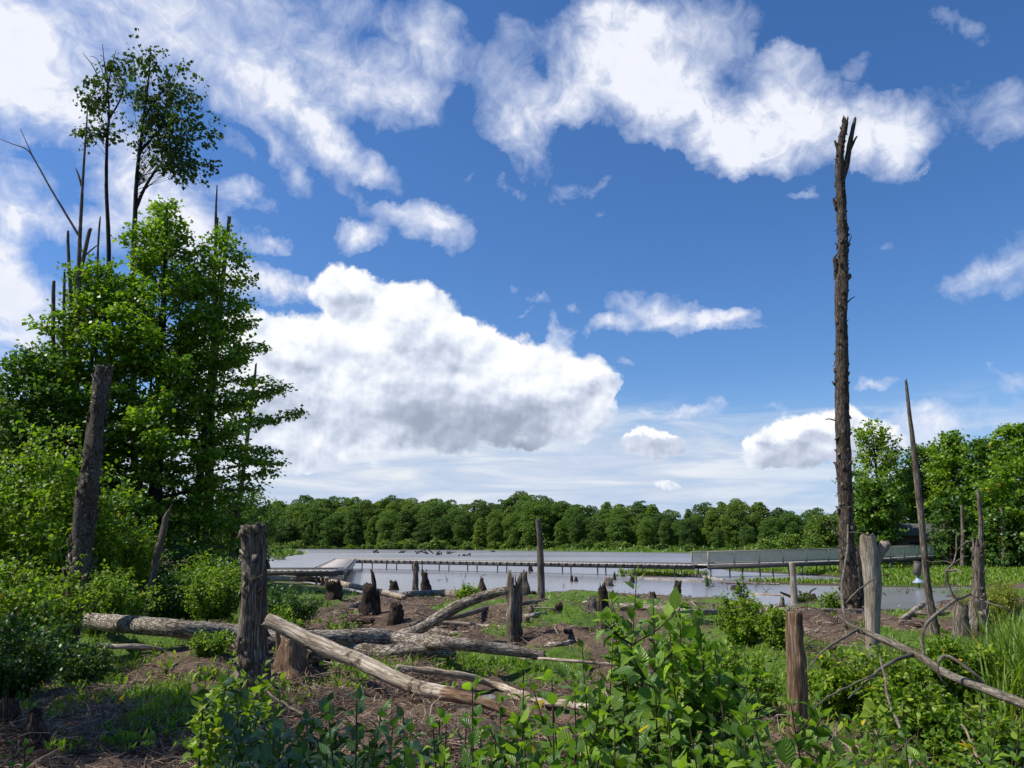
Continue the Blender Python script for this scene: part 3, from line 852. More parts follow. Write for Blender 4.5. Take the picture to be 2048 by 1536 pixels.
def snag(name, label, cat, pts, Y, mat, segs=16, rough=.16, ridges=6, jag=.15, limbs=(), group=None, flare=1.15, spl=4, part="trunk", limb_mat=None, n=None, holes=(), flakes=0):
    P, r = px_path(pts, Y)
    P2, r2 = sink(P, r, flare=flare)
    L = np.linalg.norm(np.diff(P2, axis=0), axis=1).sum()
    n = n or int(min(120, max(14, L / max(.06, r.mean() * .5))))
    base = np.array([P[0][0], P[0][1], gz(P[0][0], P[0][1])])
    root = thing(name, label, cat, base, group)
    g = Geo()
    v, q, t, uv = tube(P2, r2, n, segs, rough, sd(), jag, 0, ridges, True, wob=r.mean() * .12)
    for (hx, hy, hw) in holes:      # woodpecker holes: press the surface in
        c = at(hx, hy, Y); c = c + np.array([0, -r.mean(), 0])
        d = np.linalg.norm(v - c, axis=1); rad = hw * mpp(hx, hy, Y)
        v = v + np.array([0, 1, 0]) * (np.clip(1 - d / rad, 0, 1) ** .5 * rad * 1.8)[:, None]
    g.add(v, q, t, uv)
    up = unit(P2[-1] - P2[-2])
    if spl: splinters(g, P2[-1], up, r2[-1], spl, jag * .28 + r2[-1] * .45, sd(), r2[-1] * .26)
    if flakes:                      # loose plates of bark standing off the trunk
        fr = np.random.default_rng(sd()); c = catmull(P2, 200); rr = np.interp(np.linspace(0, len(r2) - 1, 200), np.arange(len(r2)), r2)
        i = fr.integers(6, 196, flakes); a = fr.random(flakes) * 6.28
        o = np.stack([np.cos(a), np.sin(a), 0 * a], 1)
        fs = rr[i] * (.25 + .45 * fr.random(flakes))
        dv = np.stack([fr.normal(size=flakes) * .25, fr.normal(size=flakes) * .25, np.where(fr.random(flakes) < .7, 1, -1)], 1) + o * (.15 + .5 * fr.random((flakes, 1)))
        for k in range(flakes):
            b0 = c[i[k]] + o[k] * rr[i[k]] * .93; e0 = b0 + unit(dv[k]) * fs[k] * 1.3; sdv = np.cross(o[k], [0, 0, 1]) * fs[k] * .4; th = o[k] * fs[k] * .16
            vv = np.array([b0 - sdv, b0 + sdv, e0 + sdv * .6, e0 - sdv * .7]); vv = np.vstack([vv - th, vv + th])
            g.add(vv, [(0, 3, 2, 1), (4, 5, 6, 7), (0, 1, 5, 4), (1, 2, 6, 5), (2, 3, 7, 6), (3, 0, 4, 7)], None, np.tile([[.1 * k % 1, .37 * k % 3]], (8, 1)) + fr.random((8, 2)) * .1)
    g.build(part, mat, root, base)
    for lb in limbs:
        Pl, rl = px_path(lb, Y)
        gl = Geo()
        v, q, t, uv = tube(Pl, rl, max(8, int(np.linalg.norm(np.diff(Pl, axis=0), axis=1).sum() / .08)), 10, rough * .8, sd(), min(jag, rl[-1] * 3), 0, 4)
        gl.add(v, q, t, uv); gl.build("branch", limb_mat or mat, root, base)
    for ch in root.children: pass
    return root

# --- the tall snag on the right
snag("dead_tree", "tallest dark dead trunk with a forked broken top, at the pond edge", "dead tree",
     [(1703, 1214, 38), (1700, 1180, 34), (1694, 1090, 30), (1690, 1000, 27), (1686, 880, 26.5), (1683, 760, 26), (1683, 640, 22), (1684, 555, 23), (1686, 480, 21), (1682, 400, 18), (1679, 330, 15.5), (1683, 280, 14), (1689, 255, 13), (1691, 236, 11)],
     26.6, M["snag_dark"], 26, .22, 9, .5,
     limbs=[[(1683, 362, 12), (1693, 330, 11), (1699, 290, 10), (1706, 255, 8), (1711, 236, 5)], [(1698, 306, 6), (1707, 285, 5), (1714, 272, 3)],
            [(1676, 300, 7), (1671, 285, 5), (1669, 280, 3)], [(1674, 420, 8), (1668, 402, 6), (1667, 396, 3)], [(1687, 475, 8), (1694, 460, 7), (1695, 452, 5)],
            [(1673, 545, 9), (1670, 522, 8), (1669, 515, 5)], [(1690, 560, 12), (1699, 553, 9), (1701, 548, 5)], [(1694, 606, 3), (1702, 598, 2.5), (1710, 593, 1.5)],
            [(1680, 690, 6), (1675, 665, 5), (1673, 655, 2)], [(1674, 842, 3), (1660, 838, 2.5), (1650, 839, 1.5)], [(1692, 500, 3), (1700, 480, 2), (1704, 470, 1)], [(1676, 560, 9), (1671, 548, 8), (1671, 540, 5)]], spl=3, n=150, flakes=330)
snag("dead_tree", "shorter dark dead trunk close behind the tall forked one", "dead tree",
     [(1718, 1212, 24), (1716, 1150, 20), (1714, 1108, 18), (1712, 1092, 12)], 28.2, M["snag_dark"], 14, .2, 6, .4, spl=5)
# the climbing dead stem and its loops
def vine(name, label, cat, stems, mat, Y, group=None):
    root = None
    for k, s in enumerate(stems):
        P, r = px_path(s, Y)
        if root is None:
            base = P[0]; root = thing(name, label, cat, base, group)
        g = Geo(); v, q, t, uv = tube(P, r, max(10, len(s) * 6), 7, .12, sd(), 0, 0, 0); g.add(v, q, t, uv)
        g.build("stem" if k == 0 else "twig", mat, root, base)
    return root

# --- pale forked snag
snag("dead_tree", "pale barkless dead trunk with a thick V-shaped fork at its broken top", "dead tree",
     [(1746, 1308, 26), (1746, 1240, 27), (1746, 1190, 30), (1744, 1145, 34), (1739, 1105, 33), (1736, 1082, 30), (1735, 1070, 29)], 14.9, M["snag_pale"], 22, .10, 8, .14,
     limbs=[[(1746, 1150, 17), (1754, 1122, 17), (1763, 1102, 18), (1771, 1088, 22), (1775, 1081, 21)]], spl=9, n=60)
# --- leaning thin pole on the right
snag("dead_tree", "slender pale leaning dead pole that tapers to a point, right of the forked snag", "dead tree",
     [(1869, 1262, 21), (1862, 1215, 15), (1854, 1160, 13), (1846, 1075, 12.5), (1834, 960, 12), (1825, 880, 9), (1816, 800, 6.5), (1811, 756, 4.5)], 19.4, M["snag_grey"], 12, .2, 5, .25, spl=2, n=90,
     limbs=[[(1848, 1085, 7), (1854, 1072, 4), (1857, 1066, 2)]])
# --- snag on the far right
snag("dead_tree", "thick dead trunk with split side and a thin snapped spike above, far right", "dead tree",
     [(1955, 1268, 48), (1957, 1225, 38), (1956, 1180, 26), (1957, 1130, 20), (1958, 1100, 19), (1960, 1090, 15)], 18.6, M["snag_grey"], 20, .2, 8, .25,
     flakes=70, limbs=[[(1962, 1100, 10), (1962, 1060, 9), (1959, 1010, 7.5), (1956, 978, 5)], [(1946, 1118, 5), (1947, 1090, 4), (1945, 1064, 2)], [(1951, 1100, 8), (1953, 1085, 6), (1954, 1078, 3)]], spl=7)
snag("tree_stump", "broad broken stump with a pale torn face beside the thick far-right trunk", "stump",
     [(1922, 1266, 34), (1922, 1230, 26), (1924, 1203, 16)], 18.2, M["stump_wood"], 16, .25, 6, .3, spl=5)
# --- pole in the water, left of the tall snag
snag("dead_tree", "short pale post-like dead trunk standing in the pond left of the tall snag", "dead tree",
     [(1589, 1202, 14), (1587, 1165, 12), (1584, 1124, 11)], 33, M["snag_pale"], 12, .12, 5, .12, spl=2)
# --- pole in the middle
snag("dead_tree", "straight bare grey pole of a dead trunk in the middle of the pond shore", "dead tree",
     [(1083, 1198, 15), (1082, 1150, 14), (1080, 1090, 13), (1076, 1037, 10)], 29.4, M["snag_grey"], 14, .1, 5, .08, spl=2)
# --- the big stump, left of centre
snag("dead_tree", "thick weathered stub of a trunk with a small round hole near its flat top", "dead tree",
     [(504, 1348, 68), (505, 1290, 58), (508, 1220, 52), (509, 1150, 51), (509, 1090, 50), (509, 1049, 50)], 12.6, M["stump_wood"], 48, .13, 12, .07, spl=9, n=90,
     holes=((520, 1068, 5.5),), flakes=70)
# --- leaning trunk on the left
snag("dead_tree", "leaning dead trunk with rough flaking bark in front of the leafy trees", "dead tree",
     [(128, 1306, 44), (140, 1235, 44), (155, 1150, 42), (168, 1060, 40), (180, 960, 37), (192, 860, 33), (202, 780, 30), (209, 731, 29)], 15.3, M["rough_bark"], 30, .22, 8, .12, spl=10, n=110, flakes=380)
snag("dead_tree", "thin crooked lichen-spotted dead stem leaning in front of the maple trunk", "dead tree",
     [(293, 1240, 15), (302, 1170, 14), (313, 1115, 15), (325, 1070, 13), (333, 1034, 11), (340, 1018, 4), (345, 1008, 2)], 20.5, M["snag_grey"], 12, .2, 4, .08, spl=2)
# --- foreground stump by the big shrub
snag("tree_stump", "tall narrow orange-brown stump rising beside the leafy foreground shrub", "stump",
     [(1597, 1560, 42), (1596, 1440, 38), (1594, 1340, 34), (1590, 1270, 33), (1588, 1224, 30)], 7.2, M["fresh_wood"], 26, .24, 9, .05, spl=5, n=70)

# --- thin dead poles standing among the trees on the left
def pole(label, pts, Y, limbs=(), mat="snag_grey"):
    pts = [(p[0], p[1], p[2] * .72) for p in pts]; limbs = [[(p[0], p[1], p[2] * .85) for p in l] for l in limbs]
    return snag("dead_tree", label, "dead tree", pts, Y, M[mat], 10, .15, 4, .2, limbs=limbs, group="bare poles above the leafy trees", spl=2)
pole("dead forked pole with a long bare side branch reaching left into the sky",
     [(150, 1180, 16), (152, 900, 14), (155, 700, 13), (157, 560, 12), (160, 470, 10), (164, 390, 8), (169, 310, 6), (174, 240, 4), (175, 200, 2)], 33,
     [[(157, 470, 6), (130, 425, 5), (100, 375, 4), (75, 330, 3.5), (55, 300, 3), (25, 288, 2), (0, 278, 1.5)], [(70, 322, 3), (55, 290, 2), (40, 256, 1.2)], [(157, 555, 9), (166, 520, 9), (177, 470, 9), (181, 457, 8)],
      [(171, 510, 4), (190, 494, 3), (196, 490, 1)], [(163, 372, 5), (157, 350, 4), (151, 336, 2)]])
pole("short crooked dead pole just left of the forked bare one", [(148, 1170, 12), (144, 800, 12), (142, 600, 11), (138, 530, 9), (136, 490, 8), (136, 460, 6)], 33.6)
pole("slim dead pole between the forked bare one and the tall slender tree", [(190, 1180, 10), (192, 800, 9), (193, 600, 8), (196, 500, 6), (199, 450, 5), (201, 432, 3)], 34.2)
pole("low dead spike barely rising over the leaves at the left", [(105, 1180, 14), (106, 800, 12), (107, 600, 10), (108, 560, 8)], 32.6)
pole("short dead spike beside the low one at the left", [(126, 1180, 10), (127, 800, 9), (128, 600, 8), (129, 538, 5)], 33.1)
pole("needle-thin dead pole with a short stub, rising right of the maple top", [(418, 1165, 14), (424, 900, 12), (428, 650, 10), (431, 480, 8), (432, 420, 6), (434, 370, 3)], 37.5, [[(431, 490, 7), (434, 450, 6), (436, 434, 4)]])
pole("dark blunt dead pole, rightmost of the bare tops over the maple", [(402, 1165, 18), (425, 800, 15), (442, 600, 13), (452, 500, 11), (457, 455, 10), (459, 431, 9)], 38.2)
pole("long leaning dead pole passing behind the maple's right side", [(462, 1132, 15), (470, 1060, 13), (486, 950, 11), (500, 830, 10), (509, 760, 8), (512, 726, 5)], 40)
pole("short pale broken trunk standing in the shade behind the maple", [(414, 1140, 16), (414, 1110, 14), (419, 1078, 12)], 40)
pole("second short broken trunk in the shade, left of the pale one", [(391, 1140, 14), (392, 1110, 12), (392, 1076, 11)], 41)

# --- stumps standing on the flat
def stump(label, px, py, top, w, Yoff=0, mat="rotten", lean=0, taper=.78, jag=.3, spl=5, mid=None, limbs=()):
    p = stand(px, py)
    pts = [(px, py + 4, w * 1.25), (px + lean * .3, py - (py - top) * .3, w * .95), (px + lean * .7, py - (py - top) * .7, w * (taper + .1)), (px + lean, top + 2, w * taper)]
    return snag("tree_stump", label, "stump", pts, p[1] + Yoff, M[mat], 22, .46, 9, min(jag * 1.6, (py - top) * .34 * mpp(px, py, p[1])), group="stumps on the mud flat", spl=spl, limbs=limbs, part="stump_wood", flare=1.2)
stump("narrow upright rotten stump holding up the end of a leaning branch", 1027, 1290, 1156, 30, mat="stump_wood", lean=2, taper=.72)
stump("broken orange-faced stump under the raised end of the diagonal log", 583, 1356, 1272, 54, mat="fresh_wood", taper=.85, limbs=[[(558, 1340, 12), (556, 1290, 10), (554, 1250, 7)]])
stump("squat dark stump with a flared foot behind the long log, left of the spiky one", 668, 1204, 1160, 34)
stump("ragged stump with a tall pale splinter sticking up, near the left shore", 738, 1228, 1165, 32, limbs=[[(748, 1215, 12), (748, 1180, 9), (746, 1150, 7), (741, 1138, 3)], [(757, 1226, 9), (757, 1200, 7), (756, 1180, 3)]])
stump("small dark leaning stump right of the ragged one with a pale splinter", 790, 1248, 1202, 24, lean=3)
stump("low black two-pointed stump at the water's edge", 788, 1180, 1159, 16)
stump("thin post-like stump in the shallows beside a thicker one", 832, 1180, 1123, 11, mat="stump_wood", taper=.9)
stump("thick dark stump in the shallows right of the thin post", 852, 1181, 1138, 20, lean=-3, taper=.55)
stump("pointed dark stump at the shore left of the leaning branch", 964, 1186, 1153, 17, taper=.35)
stump("tall spire-shaped pale stump at the shore left of the bare pole", 1046, 1188, 1140, 20, mat="stump_wood", taper=.4, lean=4)
stump("tiny dark cone stump far out in the pond", 1061, 1143, 1124, 9, taper=.3)
stump("stubby dark block of a stump beside the foot of the bare pole", 1066, 1190, 1180, 12, taper=.8)
stump("grey stump with a frayed top left of the big leafy shrub", 1183, 1228, 1190, 22, mat="stump_wood", taper=.6)
stump("tall ragged stump half hidden by the big leafy shrub", 1208, 1278, 1170, 30, taper=.5, lean=-4)
stump("short dark stick of a stump out in the water, left one of a pair", 1143, 1163, 1148, 6, taper=.6)
stump("short dark stick of a stump out in the water, right one of a pair", 1152, 1163, 1151, 6, taper=.6)
stump("slim pointed stump in the water above the leafy shrub", 1229, 1160, 1142, 7, taper=.4)
stump("dark upright stump in the water left of the green hummock", 1264, 1166, 1147, 8, taper=.5)
stump("pale-topped stump in the shallows behind the leafy shrub", 1216, 1172, 1154, 18, mat="stump_wood", taper=.7)
stump("dark stump at the shore half behind the shrub's top", 1355, 1192, 1160, 14, taper=.8)
stump("tangled black root mass of a stump at the foot of the pale post", 1620, 1202, 1184, 34, taper=.5, limbs=[[(1604, 1200, 7), (1588, 1196, 6), (1560, 1184, 3)], [(1630, 1202, 6), (1650, 1204, 5), (1676, 1203, 3)], [(1616, 1194, 5), (1622, 1182, 3), (1633, 1176, 2)]])
stump("low dark stump with two prongs in the brown inlet", 1468, 1180, 1168, 14, taper=.5, limbs=[[(1470, 1180, 5), (1484, 1174, 4), (1492, 1170, 2)]])
stump("thin grey splintered stump by the stony rubble, left of the orange stump", 1565, 1218, 1192, 10, mat="stump_wood", taper=.5)
stump("small dark stump on the green marsh beyond the inlet", 1772, 1158, 1146, 10, taper=.8)
stump("shaded brown stump in the bottom left corner", 14, 1490, 1398, 44, mat="rotten", taper=.85)
stump("shaded stump with an orange broken side, second from the bottom left corner", 70, 1486, 1420, 38, mat="rotten", taper=.7, limbs=[[(80, 1480, 12), (80, 1440, 10), (78, 1418, 5)]])
stump("low chewed stub poking from the dead stems, centre of the flat", 1055, 1245, 1232, 8, taper=.8)
stump("low stub in front of the grey frayed stump", 1115, 1226, 1205, 16, taper=.9)

# --- logs
def log(label, pts, mat, group="logs on the mud flat", segs=18, rough=.14, zs=None, limbs=(), n=None, cat="log", name="fallen_log", jag=.12, ridges=0):
    """pts: (px, py, width px, height of the axis over the ground)"""
    P, r = [], []
    for (px, py, w, h) in pts:
        p = on(px, py, .3)
        for _ in range(5):
            p = on(px, py, max(gz(p[0], p[1]), -.02) + h)
        P.append(p); r.append(w * .5 * mpp(px, py, p[1]))
    P, r = np.array(P), np.array(r)
    L = np.linalg.norm(np.diff(P, axis=0), axis=1).sum()
    base = P[len(P) // 2].copy(); base[2] -= r[len(r) // 2]
    g = Geo(); v, q, t, uv = tube(P, r, n or int(min(130, max(16, L / max(.05, r.mean() * .6)))), segs, rough, sd(), jag, jag, ridges, True, wob=r.mean() * .35)
    g.add(v, q, t, uv)
    if not limbs:
        o = g.build(name, M[mat], None, base); return tag(o, label, cat, group)
    root = thing(name, label, cat, base, group)
    g.build("trunk", M[mat], root, base)
    for lb in limbs:
        Pl = np.array([at(a, b, Y) for (a, b, w, Y) in lb]); rl = np.array([w * .5 * mpp(a, b, Y) for (a, b, w, Y) in lb])
        gl = Geo(); v, q, t, uv = tube(Pl, rl, 30, 14, rough, sd(), .05, 0, 0, True, wob=.02); gl.add(v, q, t, uv); gl.build("limb", M[mat], root, base)
    return root
_y = on(815, 1266, .55)[1]
log("long bark-covered log lying across the flat, one limb rising to the narrow stump",
    [(148, 1243, 32, .42), (320, 1253, 36, .40), (480, 1267, 36, .38), (610, 1277, 33, .36), (740, 1274, 34, .34), (800, 1280, 32, .32), (900, 1289, 28, .26), (1000, 1299, 23, .2), (1092, 1311, 18, .13)], "log_bark", n=170,
    limbs=[[(790, 1274, 22, _y), (830, 1262, 23, _y - .1), (870, 1240, 23, _y - .15), (925, 1208, 22, _y - .2), (980, 1188, 20, _y - .2), (1022, 1180, 15, _y - .3)]])
P_d = [at(533, 1240, 12.4), at(600, 1272, 12.2), at(680, 1306, 11.8), at(760, 1342, 11.3), at(840, 1374, 10.8), at(905, 1390, 10.4)]
r_d = [13.5, 15, 15.5, 15, 15, 14]
r_d = [w * mpp(700, 1310, p[1]) for w, p in zip(r_d, P_d)]
_b = P_d[4].copy(); _b[2] -= r_d[4]
diag = thing("fallen_log", "pale barkless log sloping down from the thick stub, broken orange at its low end", "log", _b, "logs on the mud flat")
g = Geo(); v, q, t, uv = tube(P_d, r_d, 110, 24, .11, sd(), .05, .1, 0, True, wob=.03); g.add(v, q, t, uv); g.build("trunk", M["log_bare"], diag, _b)
g = Geo(); v, q, t, uv = tube([at(890, 1387, 10.45), at(930, 1396, 10.2), at(985, 1412, 9.9), at(1050, 1440, 9.6)], [.098, .08, .06, .03], 24, 14, .25, sd(), .2, 0, 5, True); g.add(v, q, t, uv); g.build("torn_end", M["fresh_wood"], diag, _b)
log("grey log lying under the long bark-covered one, in its shadow", [(606, 1309, 30, .14), (700, 1304, 30, .14), (800, 1303, 28, .13), (870, 1306, 22, .1), (925, 1310, 14, .06)], "log_bark")
log("slim pale driftwood pole curving along the left shore", [(470, 1160, 10, .25), (540, 1157, 11, .3), (640, 1160, 11, .32), (740, 1180, 11, .25), (808, 1196, 10, .12)], "log_bare", n=70)
log("brown waterlogged log at the shore behind the leaning limb", [(812, 1190, 14, .1), (870, 1187, 17, .12), (930, 1189, 16, .12), (965, 1192, 12, .1)], "log_bark")
log("thin curved bare branch lying under the rising limb", [(818, 1256, 12, .12), (850, 1240, 11, .2), (920, 1232, 10, .2), (985, 1214, 10, .22), (1050, 1206, 9, .15), (1095, 1200, 6, .1)], "branch_grey", n=60)
log("bleached log half sunk in dead stems, left of the narrow stump", [(880, 1245, 9, .05), (960, 1252, 10, .06), (1015, 1258, 10, .05)], "log_bare")
log("dark fallen log behind the big shrub, near the water", [(1235, 1212, 12, .1), (1300, 1215, 13, .12), (1380, 1222, 13, .12), (1458, 1226, 11, .1)], "log_bark")
log("thin reddish-brown log along the shore by the tall snag", [(1560, 1226, 9, .06), (1640, 1222, 11, .08), (1730, 1224, 11, .08)], "log_bark")
log("short brown log lying right of the forked pale snag", [(1830, 1226, 9, .08), (1880, 1226, 9, .08), (1925, 1228, 8, .07)], "log_bark")
log("dark curved log on the flat in front of the leaning pole", [(1792, 1256, 10, .06), (1830, 1250, 13, .08), (1880, 1253, 11, .08)], "rotten")
log("bleached upright-ended branch lying between forked snag and leaning pole", [(1800, 1240, 7, .06), (1822, 1226, 10, .12), (1842, 1212, 10, .2), (1850, 1206, 7, .24)], "log_bare")
log("thin bleached log in the grass under the left part of the long log", [(140, 1290, 10, .06), (210, 1292, 9, .07), (275, 1294, 10, .06), (330, 1300, 7, .05)], "log_bare")
log("crumbling pale log in the dead stems between diagonal log and shrub", [(790, 1336, 13, .05), (850, 1340, 14, .05), (920, 1350, 13, .06), (1000, 1374, 14, .06), (1060, 1394, 12, .05)], "log_bare", rough=.3)
log("second crumbling pale log half under the foreground leaves", [(1010, 1392, 12, .05), (1090, 1404, 14, .06), (1160, 1412, 16, .07), (1215, 1420, 12, .05)], "log_bare", rough=.3)
log("pale stick lying on the flat under the end of the long log", [(1010, 1318, 6, .04), (1090, 1318, 6, .05), (1230, 1330, 7, .05)], "log_bare")
log("brown log right of the forked pale snag's foot", [(1560, 1258, 10, .05), (1610, 1262, 12, .06), (1660, 1266, 9, .05)], "log_bark")
log("bare stick lying from the dead stems by the bare pole", [(1105, 1218, 5, .05), (1150, 1209, 5, .1), (1190, 1200, 5, .14)], "log_bare")
log("bent dead branch on the ground at the bottom, left of the dark shrub", [(330, 1530, 14, .03), (352, 1496, 13, .08), (400, 1480, 12, .14), (430, 1464, 9, .2)], "branch_grey", n=40)
log("straight reddish log on the far right bank", [(1985, 1222, 8, .06), (2040, 1226, 10, .06), (2120, 1230, 10, .06)], "log_bark")
# logs in the water
for lab, pts in [("long thin log floating off the green hummock, upper one", [(1296, 1142, 4, .05), (1360, 1148, 5, .05), (1420, 1156, 5, .04), (1448, 1160, 4, .02)]),
                 ("long thin log floating off the green hummock, lower one", [(1290, 1158, 4, .03), (1350, 1160, 5, .04), (1405, 1162, 4, .03)]),
                 ("thin log floating in the brown inlet before the tall snag", [(1500, 1188, 4, .03), (1545, 1190, 5, .04), (1590, 1192, 3, .02)]),
                 ("straight log on the mud strip of the inlet, left of the tall snag", [(1610, 1160, 4, .12), (1650, 1165, 5, .12), (1685, 1168, 5, .1)]),
                 ("log floating along the mud strip, left end of the inlet", [(1450, 1166, 4, .12), (1510, 1167, 4, .12), (1560, 1168, 4, .12)])]:
    log(lab, pts, "log_bark" if "mud" in lab else "log_bare", "driftwood in the pond", 8, .2, name="floating_log")
# root snags poking out of the far water
for k, (px, py, w, h) in enumerate([(806, 1106, 18, 5), (848, 1108, 40, 16), (878, 1110, 18, 10), (900, 1108, 22, 6), (930, 1112, 26, 6), (752, 1106, 14, 7), (985, 1104, 10, 4)]):
    p = on(px, py, 0.0); s = mpp(px, py, p[1]); rng = np.random.default_rng(900 + k)
    g = Geo()
    for j in range(5):
        a = np.array([(rng.random() - .5) * w * s, rng.normal() * .5, -.1]); b = np.array([(rng.random() - .5) * w * s, rng.normal() * .5, h * s * (.3 + .7 * rng.random())])
        v, q, t, uv = tube([p + a, p + (a + b) / 2 + [0, 0, .15], p + b], [.16, .13, .06], 7, 6, .3, sd()); g.add(v, q, t, uv)
    lab = ["flat dark driftwood heap beyond the boardwalk, leftmost of the big ones", "largest branching driftwood root in the far water beyond the boardwalk", "short forked driftwood root just right of the largest one", "low driftwood line right of the short forked root",
           "long flat driftwood, rightmost group beyond the boardwalk", "small driftwood root left of all the others beyond the boardwalk", "tiny driftwood speck at the right end beyond the boardwalk"][k]
    tag(g.build("driftwood_root", M["rotten"], None, p), lab, "driftwood", "driftwood in the pond")

# --- bare branch in the right foreground
def branch_thing(label, main, twigs, mat, name="fallen_branch", group=None, segs=12):
    main = [(p[0], p[1], p[2] * .85, p[3]) for p in main]; twigs = [[(p[0], p[1], p[2] * .85, p[3]) for p in t] for t in twigs]
    P = np.array([at(a, b, Y) for (a, b, w, Y) in main]); r = np.array([w * .5 * mpp(a, b, Y) for (a, b, w, Y) in main])
    base = P[-1].copy()
    root = thing(name, label, "branch", base, group)
    g = Geo(); v, q, t, uv = tube(P, r, max(40, len(main) * 10), segs, .12, sd(), .02, 0, 0, True, wob=.012); g.add(v, q, t, uv); g.build("main_branch", M[mat], root, base)
    for tw in twigs:
        P = np.array([at(a, b, Y) for (a, b, w, Y) in tw]); r = np.array([w * .5 * mpp(a, b, Y) for (a, b, w, Y) in tw])
        g = Geo(); v, q, t, uv = tube(P, r, max(14, len(tw) * 7), 7, .12, sd(), 0, 0, 0, True, wob=.006); g.add(v, q, t, uv); g.build("twig", M[mat], root, base)
    return root
branch_thing("long bare grey branch slanting in from the right edge, forked into crooked twigs",
    [(1682, 1232, 9, 6.4), (1706, 1254, 12, 6.3), (1760, 1276, 15, 6.1), (1830, 1308, 18, 5.8), (1890, 1346, 20, 5.5), (1960, 1376, 20, 5.2), (2050, 1408, 23, 4.9), (2160, 1442, 26, 4.6), (2300, 1500, 28, 4.3), (2500, 1640, 30, 4.2)],
    [[(1848, 1312, 9, 5.75), (1845, 1270, 8, 5.8), (1858, 1242, 8, 5.9), (1885, 1220, 8, 6.0), (1912, 1200, 7, 6.1), (1940, 1188, 5, 6.2)],
     [(1912, 1201, 6, 6.1), (1897, 1170, 6, 6.1), (1893, 1142, 7, 6.1), (1906, 1126, 4, 6.15), (1912, 1100, 3, 6.2), (1914, 1062, 2, 6.25)],
     [(1893, 1142, 6, 6.1), (1912, 1140, 5, 6.0), (1925, 1146, 3, 5.95)], [(1905, 1128, 4, 6.15), (1890, 1122, 3, 6.2), (1862, 1124, 3, 6.2), (1838, 1114, 2, 6.25)], [(1897, 1120, 4, 6.1), (1888, 1112, 3, 6.1), (1884, 1104, 2, 6.1)],
     [(1912, 1102, 3, 6.2), (1930, 1086, 3, 6.2), (1948, 1082, 2, 6.2)], [(1940, 1188, 5, 6.2), (1975, 1205, 3.5, 6.1), (2010, 1216, 2.5, 6.0), (2045, 1232, 1.5, 6.0)],
     [(1975, 1206, 3, 6.1), (1972, 1228, 2.5, 6.0), (1985, 1245, 2, 6.0)], [(1906, 1128, 4, 6.1), (1925, 1115, 3, 6.1), (1938, 1112, 2, 6.1)], [(1716, 1259, 7, 6.25), (1690, 1274, 6, 6.1), (1655, 1296, 5, 5.9), (1632, 1318, 4, 5.8), (1610, 1345, 2.5, 5.7)],
     [(1828, 1308, 10, 5.8), (1795, 1318, 9, 5.7), (1765, 1336, 8, 5.6), (1740, 1356, 6, 5.5), (1712, 1382, 5, 5.4), (1696, 1396, 3, 5.3)], [(1748, 1350, 5, 5.5), (1700, 1372, 5, 5.4), (1660, 1392, 4, 5.3), (1625, 1420, 3, 5.2)],
     [(1876, 1322, 9, 5.3), (1890, 1312, 8, 5.3), (1915, 1322, 8, 5.25), (1945, 1345, 8, 5.2), (1968, 1366, 8, 5.2)], [(1878, 1322, 6, 5.3), (1876, 1345, 5, 5.3), (1895, 1372, 3, 5.3)],
     [(2010, 1398, 4, 5.0), (2012, 1410, 2, 5.0)], [(2024, 1395, 4, 5.0), (2040, 1388, 2, 5.0)], [(1690, 1240, 4, 6.4), (1683, 1230, 3, 6.4), (1678, 1227, 1, 6.4)], [(1735, 1268, 5, 6.2), (1724, 1262, 3, 6.2), (1720, 1255, 1, 6.2)],
     [(1690, 1238, 7, 6.5), (1684, 1200, 7, 7.2), (1684, 1165, 6, 8.5), (1690, 1130, 5.5, 9.5), (1695, 1090, 5, 10), (1696, 1050, 4, 10.3)],
     [(1695, 1065, 4, 10.2), (1720, 1066, 3, 10.2), (1745, 1072, 2, 10.2)], [(1690, 1208, 5, 7.1), (1712, 1185, 5, 7.0), (1740, 1162, 4, 7), (1752, 1158, 2, 7)], [(1694, 1090, 3, 10), (1672, 1065, 3, 10), (1663, 1040, 3, 10), (1675, 1018, 2.5, 10), (1705, 1012, 1.5, 10)],
     [(1671, 1062, 2.5, 10), (1650, 1050, 2, 10), (1636, 1030, 1.5, 10)]], "branch_grey")
branch_thing("straight pale dead twig standing among the leaves at the lower right",
    [(1760, 1312, 4, 5.4), (1768, 1350, 6, 5.2), (1778, 1400, 7, 5.0), (1796, 1450, 8, 4.8), (1826, 1530, 9, 4.6), (1840, 1570, 9, 4.5)], [], "twig", group="pale twigs in the lower right leaves")
branch_thing("forked pale dead stem standing right of the orange stump", [(1670, 1448, 4, 4.6), (1671, 1480, 6, 4.5), (1676, 1540, 7, 4.4), (1678, 1570, 7, 4.3)], [[(1671, 1470, 4, 4.55), (1680, 1460, 3, 4.5), (1690, 1452, 2, 4.5)]], "twig", group="pale twigs in the lower right leaves")
branch_thing("two long pale blades of dead stem leaning at the bottom right", [(1925, 1450, 5, 4.3), (1945, 1490, 6, 4.2), (1972, 1545, 7, 4.1)], [[(1925, 1480, 4, 4.3), (1945, 1510, 5, 4.2), (1960, 1545, 6, 4.1)]], "straw_pale", group="pale twigs in the lower right leaves")
branch_thing("thin grey twig crossing the ground at the very bottom, right of centre", [(1680, 1494, 4, 5.2), (1650, 1515, 6, 5.0), (1610, 1540, 7, 4.8)], [], "branch_grey", group="pale twigs in the lower right leaves")
branch_thing("bare brown twig sticking out of the dark shrub at lower left", [(522, 1376, 5, 5.6), (560, 1402, 6, 5.4), (600, 1424, 6, 5.2), (620, 1432, 4, 5.1)], [[(560, 1402, 4, 5.4), (566, 1390, 3, 5.4), (560, 1380, 2, 5.4)]], "twig")

